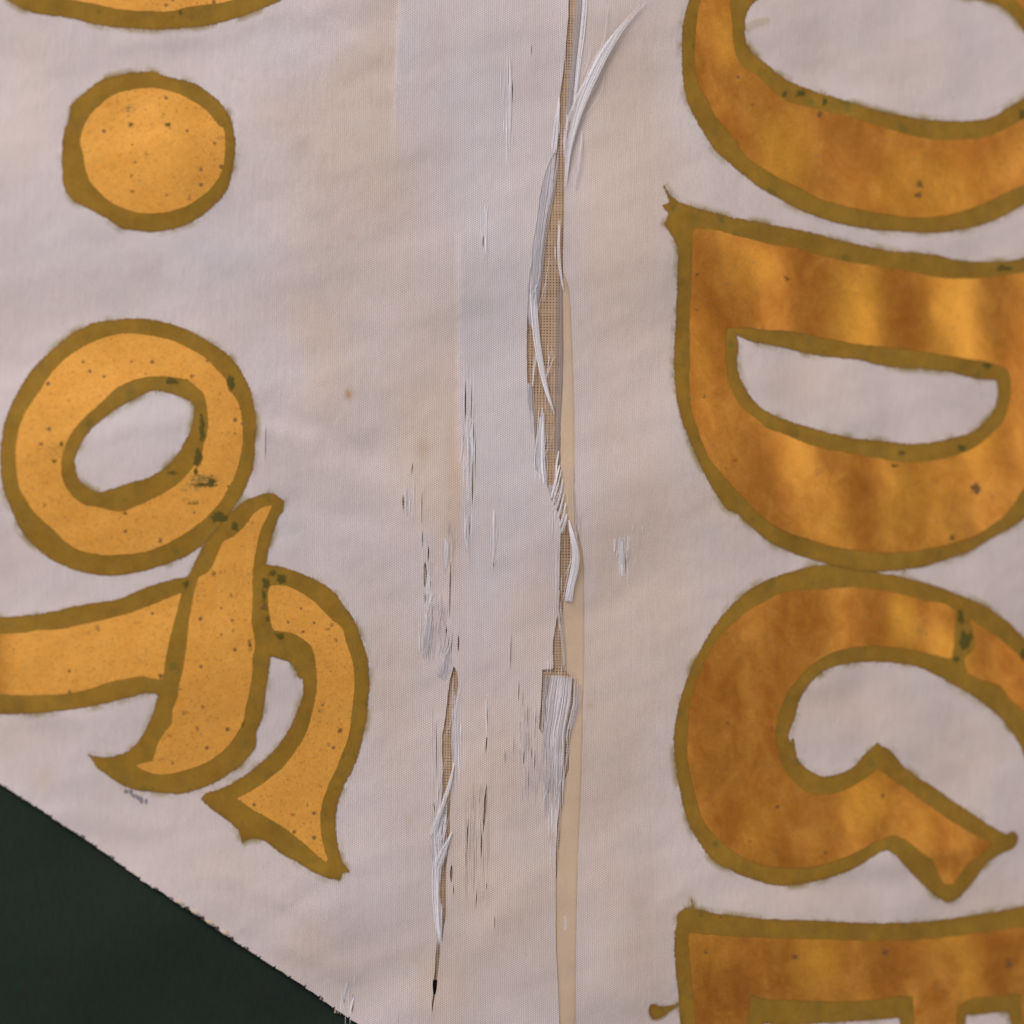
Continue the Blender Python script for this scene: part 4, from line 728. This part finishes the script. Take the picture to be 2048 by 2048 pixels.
def film_mat(name, alpha, c0, c1):
    t = NT(name); n = t.noise(6, 150, 3); c = t.mix(n, c0, c1); v = t.add(0.9, t.mul(t.noise(2.6, 70, 2, off=4), 0.25))
    t.put(t.b.inputs['Base Color'], t.scale_col(c, v)); t.b.inputs['Roughness'].default_value = 0.55
    sd = t.attr('sd'); al = t.mul(t.ramp(t.add(sd, t.mul(t.math('SUBTRACT', t.noise(2.2, 40, 2, off=9), 0.5), 9.0)), -1.5, 3.5), t.ramp(t.noise(3.0, 120, 2, off=29), 0.25, 0.6, alpha * 0.6, alpha))
    t.put(t.b.inputs['Alpha'], al); t.bump(n, 1.5, 0.5); return t.m
M_film = film_mat('sheer_torn_silk', 0.92, (0.64, 0.565, 0.58), (0.74, 0.665, 0.685)); M_veil = film_mat('thin_veil_silk', 0.42, (0.54, 0.45, 0.43), (0.66, 0.57, 0.56)); M_bluefilm = film_mat('pale_blue_torn_silk', 0.9, (0.66, 0.62, 0.66), (0.78, 0.74, 0.79))
for lp, mt, off in (
    ([(1100, 290), (1114, 292), (1110, 340), (1104, 400), (1094, 430), (1088, 470), (1082, 510), (1079, 560), (1076, 620), (1072, 660), (1058, 655), (1049, 600), (1051, 556), (1057, 515), (1061, 475), (1067, 440), (1073, 390), (1082, 335)], M_film, -.5),
    ([(1149, -60), (1165, -60), (1164, 60), (1158, 120), (1152, 180), (1144, 240), (1133, 290), (1133, 240), (1140, 170), (1145, 90), (1149, 20)], M_veil, -1.0),
    ([(1164, -60), (1174, -60), (1172, 40), (1166, 90), (1160, 150), (1153, 200), (1144, 230), (1150, 170), (1158, 100), (1163, 40)], M_film, -.2),
    ([(1116, 565), (1127, 575), (1127, 700), (1125, 780), (1121, 850), (1119, 930), (1111, 925), (1109, 860), (1112, 760), (1113, 650)], M_veil, -1.9),
    ([(1047, 760), (1063, 770), (1068, 830), (1073, 900), (1062, 905), (1052, 860), (1047, 820)], M_film, -.4),
    ([(1078, 840), (1088, 820), (1091, 870), (1092, 930), (1095, 972), (1074, 966), (1072, 920), (1076, 880)], M_bluefilm, -.3),
    ([(1096, 968), (1108, 968), (1110, 990), (1104, 1010), (1096, 1002)], M_film, -.8),
    ([(1100, 1352), (1112, 1350), (1144, 1360), (1142, 1400), (1136, 1440), (1131, 1473), (1127, 1535), (1120, 1590), (1106, 1588), (1102, 1540), (1090, 1500), (1088, 1465), (1093, 1410)], M_film, .4),
    ([(1086, 1350), (1098, 1350), (1095, 1400), (1090, 1460), (1082, 1470), (1084, 1400)], M_veil, -1.2),
    ([(1150, 1372), (1164, 1366), (1165, 1400), (1156, 1440), (1144, 1475), (1136, 1478), (1142, 1445), (1148, 1410)], M_veil, -.6),
    ([(1138, 1052), (1143, 1062), (1150, 1082), (1157, 1108), (1155, 1140), (1148, 1170), (1145, 1205), (1129, 1200), (1134, 1165), (1142, 1130), (1142, 1095)], M_bluefilm, 2.0),
    ([(905, 1385), (915, 1384), (911, 1420), (908, 1480), (909, 1560), (904, 1556), (904, 1500), (905, 1440)], M_film, -.2),
    ([(866, 1640), (880, 1610), (892, 1618), (884, 1660), (882, 1705), (892, 1680), (897, 1690), (884, 1740), (880, 1800), (880, 1850), (882, 1880), (874, 1850), (866, 1790), (864, 1730), (862, 1690)], M_film, .3),
    ([(850, 1225), (866, 1240), (862, 1290), (850, 1325), (844, 1300)], M_film, .5), ([(884, 1290), (908, 1300), (904, 1335), (890, 1362), (874, 1350)], M_film, .5),
    ([(1236, 1078), (1246, 1076), (1249, 1110), (1246, 1152), (1239, 1130)], M_bluefilm, .5),
    ([(887, 1070), (898, 1082), (898, 1120), (890, 1150), (886, 1110)], M_film, .5)):
    patch('torn_silk', [smooth(lp, 5, 0.5, 3)], mt, banner, off, skirt=2.5, step=7)
# single stray hairs round the frays
rh = random.Random(21)
for cx, cy, n_, L_ in ((1180, 160, 9, 120), (1140, 270, 8, 90), (1075, 560, 6, 110), (1095, 740, 7, 90), (1090, 900, 6, 70), (1120, 1000, 8, 50), (1140, 1120, 6, 70), (1120, 1370, 5, 60), (1105, 1560, 7, 60), (885, 1610, 8, 90), (882, 1700, 6, 80), (905, 1420, 4, 90), (935, 900, 5, 120), (856, 1200, 6, 70), (892, 1310, 5, 60), (1240, 1110, 3, 40)):
    for _ in range(n_):
        a = rh.gauss(math.pi / 2 + .12, .16) if cx < 1150 else rh.gauss(math.pi / 2 - .5, .14); L = L_ * rh.uniform(.5, 1.1); x, y = cx + rh.gauss(0, 7), cy + rh.gauss(0, L_ * .3); bd = rh.gauss(0, L * .06)
        p0 = (x + math.cos(a) * L / 2, y - math.sin(a) * L / 2) if cx >= 1150 else (x - math.cos(a) * L / 2, y - math.sin(a) * L / 2)
        p2 = (2 * x - p0[0], 2 * y - p0[1])
        B([p0, (x + bd, y), p2], [1, 1, 1], 1, .38, 1.6, rh.uniform(.5, 3), trim=.05, name='stray_hair')
# --- overcast stitches on the hem
s_ = 250.0; k = 0; light = {350, 386, 422, 458}
proto = None
def stitch(x, y, ang, L, w, mat):
    m = 8; V = []; F = []
    for i in range(m):
        t = i / (m - 1); q = np.array([[x + math.cos(ang) * L * (t - .5), y + math.sin(ang) * L * (t - .5)]]); c = P(q, -1.2)[0]
        R = w * (0.25 + math.sin(math.pi * t) ** .6) * S
        for j in range(6):
            a = 2 * math.pi * j / 6; V.append(c + np.array([math.sin(ang) * math.cos(a) * R, math.cos(ang) * math.cos(a) * R, math.sin(a) * R * .6 + 2.2 * S * math.sin(math.pi * t)]))
    for i in range(m - 1):
        for j in range(6): F.append((i * 6 + j, i * 6 + (j + 1) % 6, (i + 1) * 6 + (j + 1) % 6, (i + 1) * 6 + j))
    return mesh_obj('stitch', V, F, mat, banner)
rs = random.Random(11)
for s_ in np.arange(STEP * 2.6, cum[-1] - 150, STEP):
    x = np.interp(s_, cum, hp[:, 0]); y = np.interp(s_, cum, hp[:, 1])
    if x < -20 or x > 730: continue
    vis = 330 < x < 460
    if vis or rs.random() < .25:
        stitch(x + 1, y - 2.5 if vis else y - 1, math.radians(29), 25 if vis else 12, 3.2 if vis else 1.6, M_stitch if vis else M_warm_thread)
    if vis or rs.random() < .4:
        r = random.Random(int(x)); ex, ey = x + STEP * .42, y + STEP * .26
        pts = [(ex + (4 if vis else 2.6) * (0.6 + .6 * r.random()) * math.cos(a), ey - 1 + (5 if vis else 3.2) * (0.6 + .6 * r.random()) * math.sin(a)) for a in np.arange(0, 6.28, 0.7)]
        patch('needle_hole', [np.array(pts)], M_dstitch, banner, 1.9, step=5)
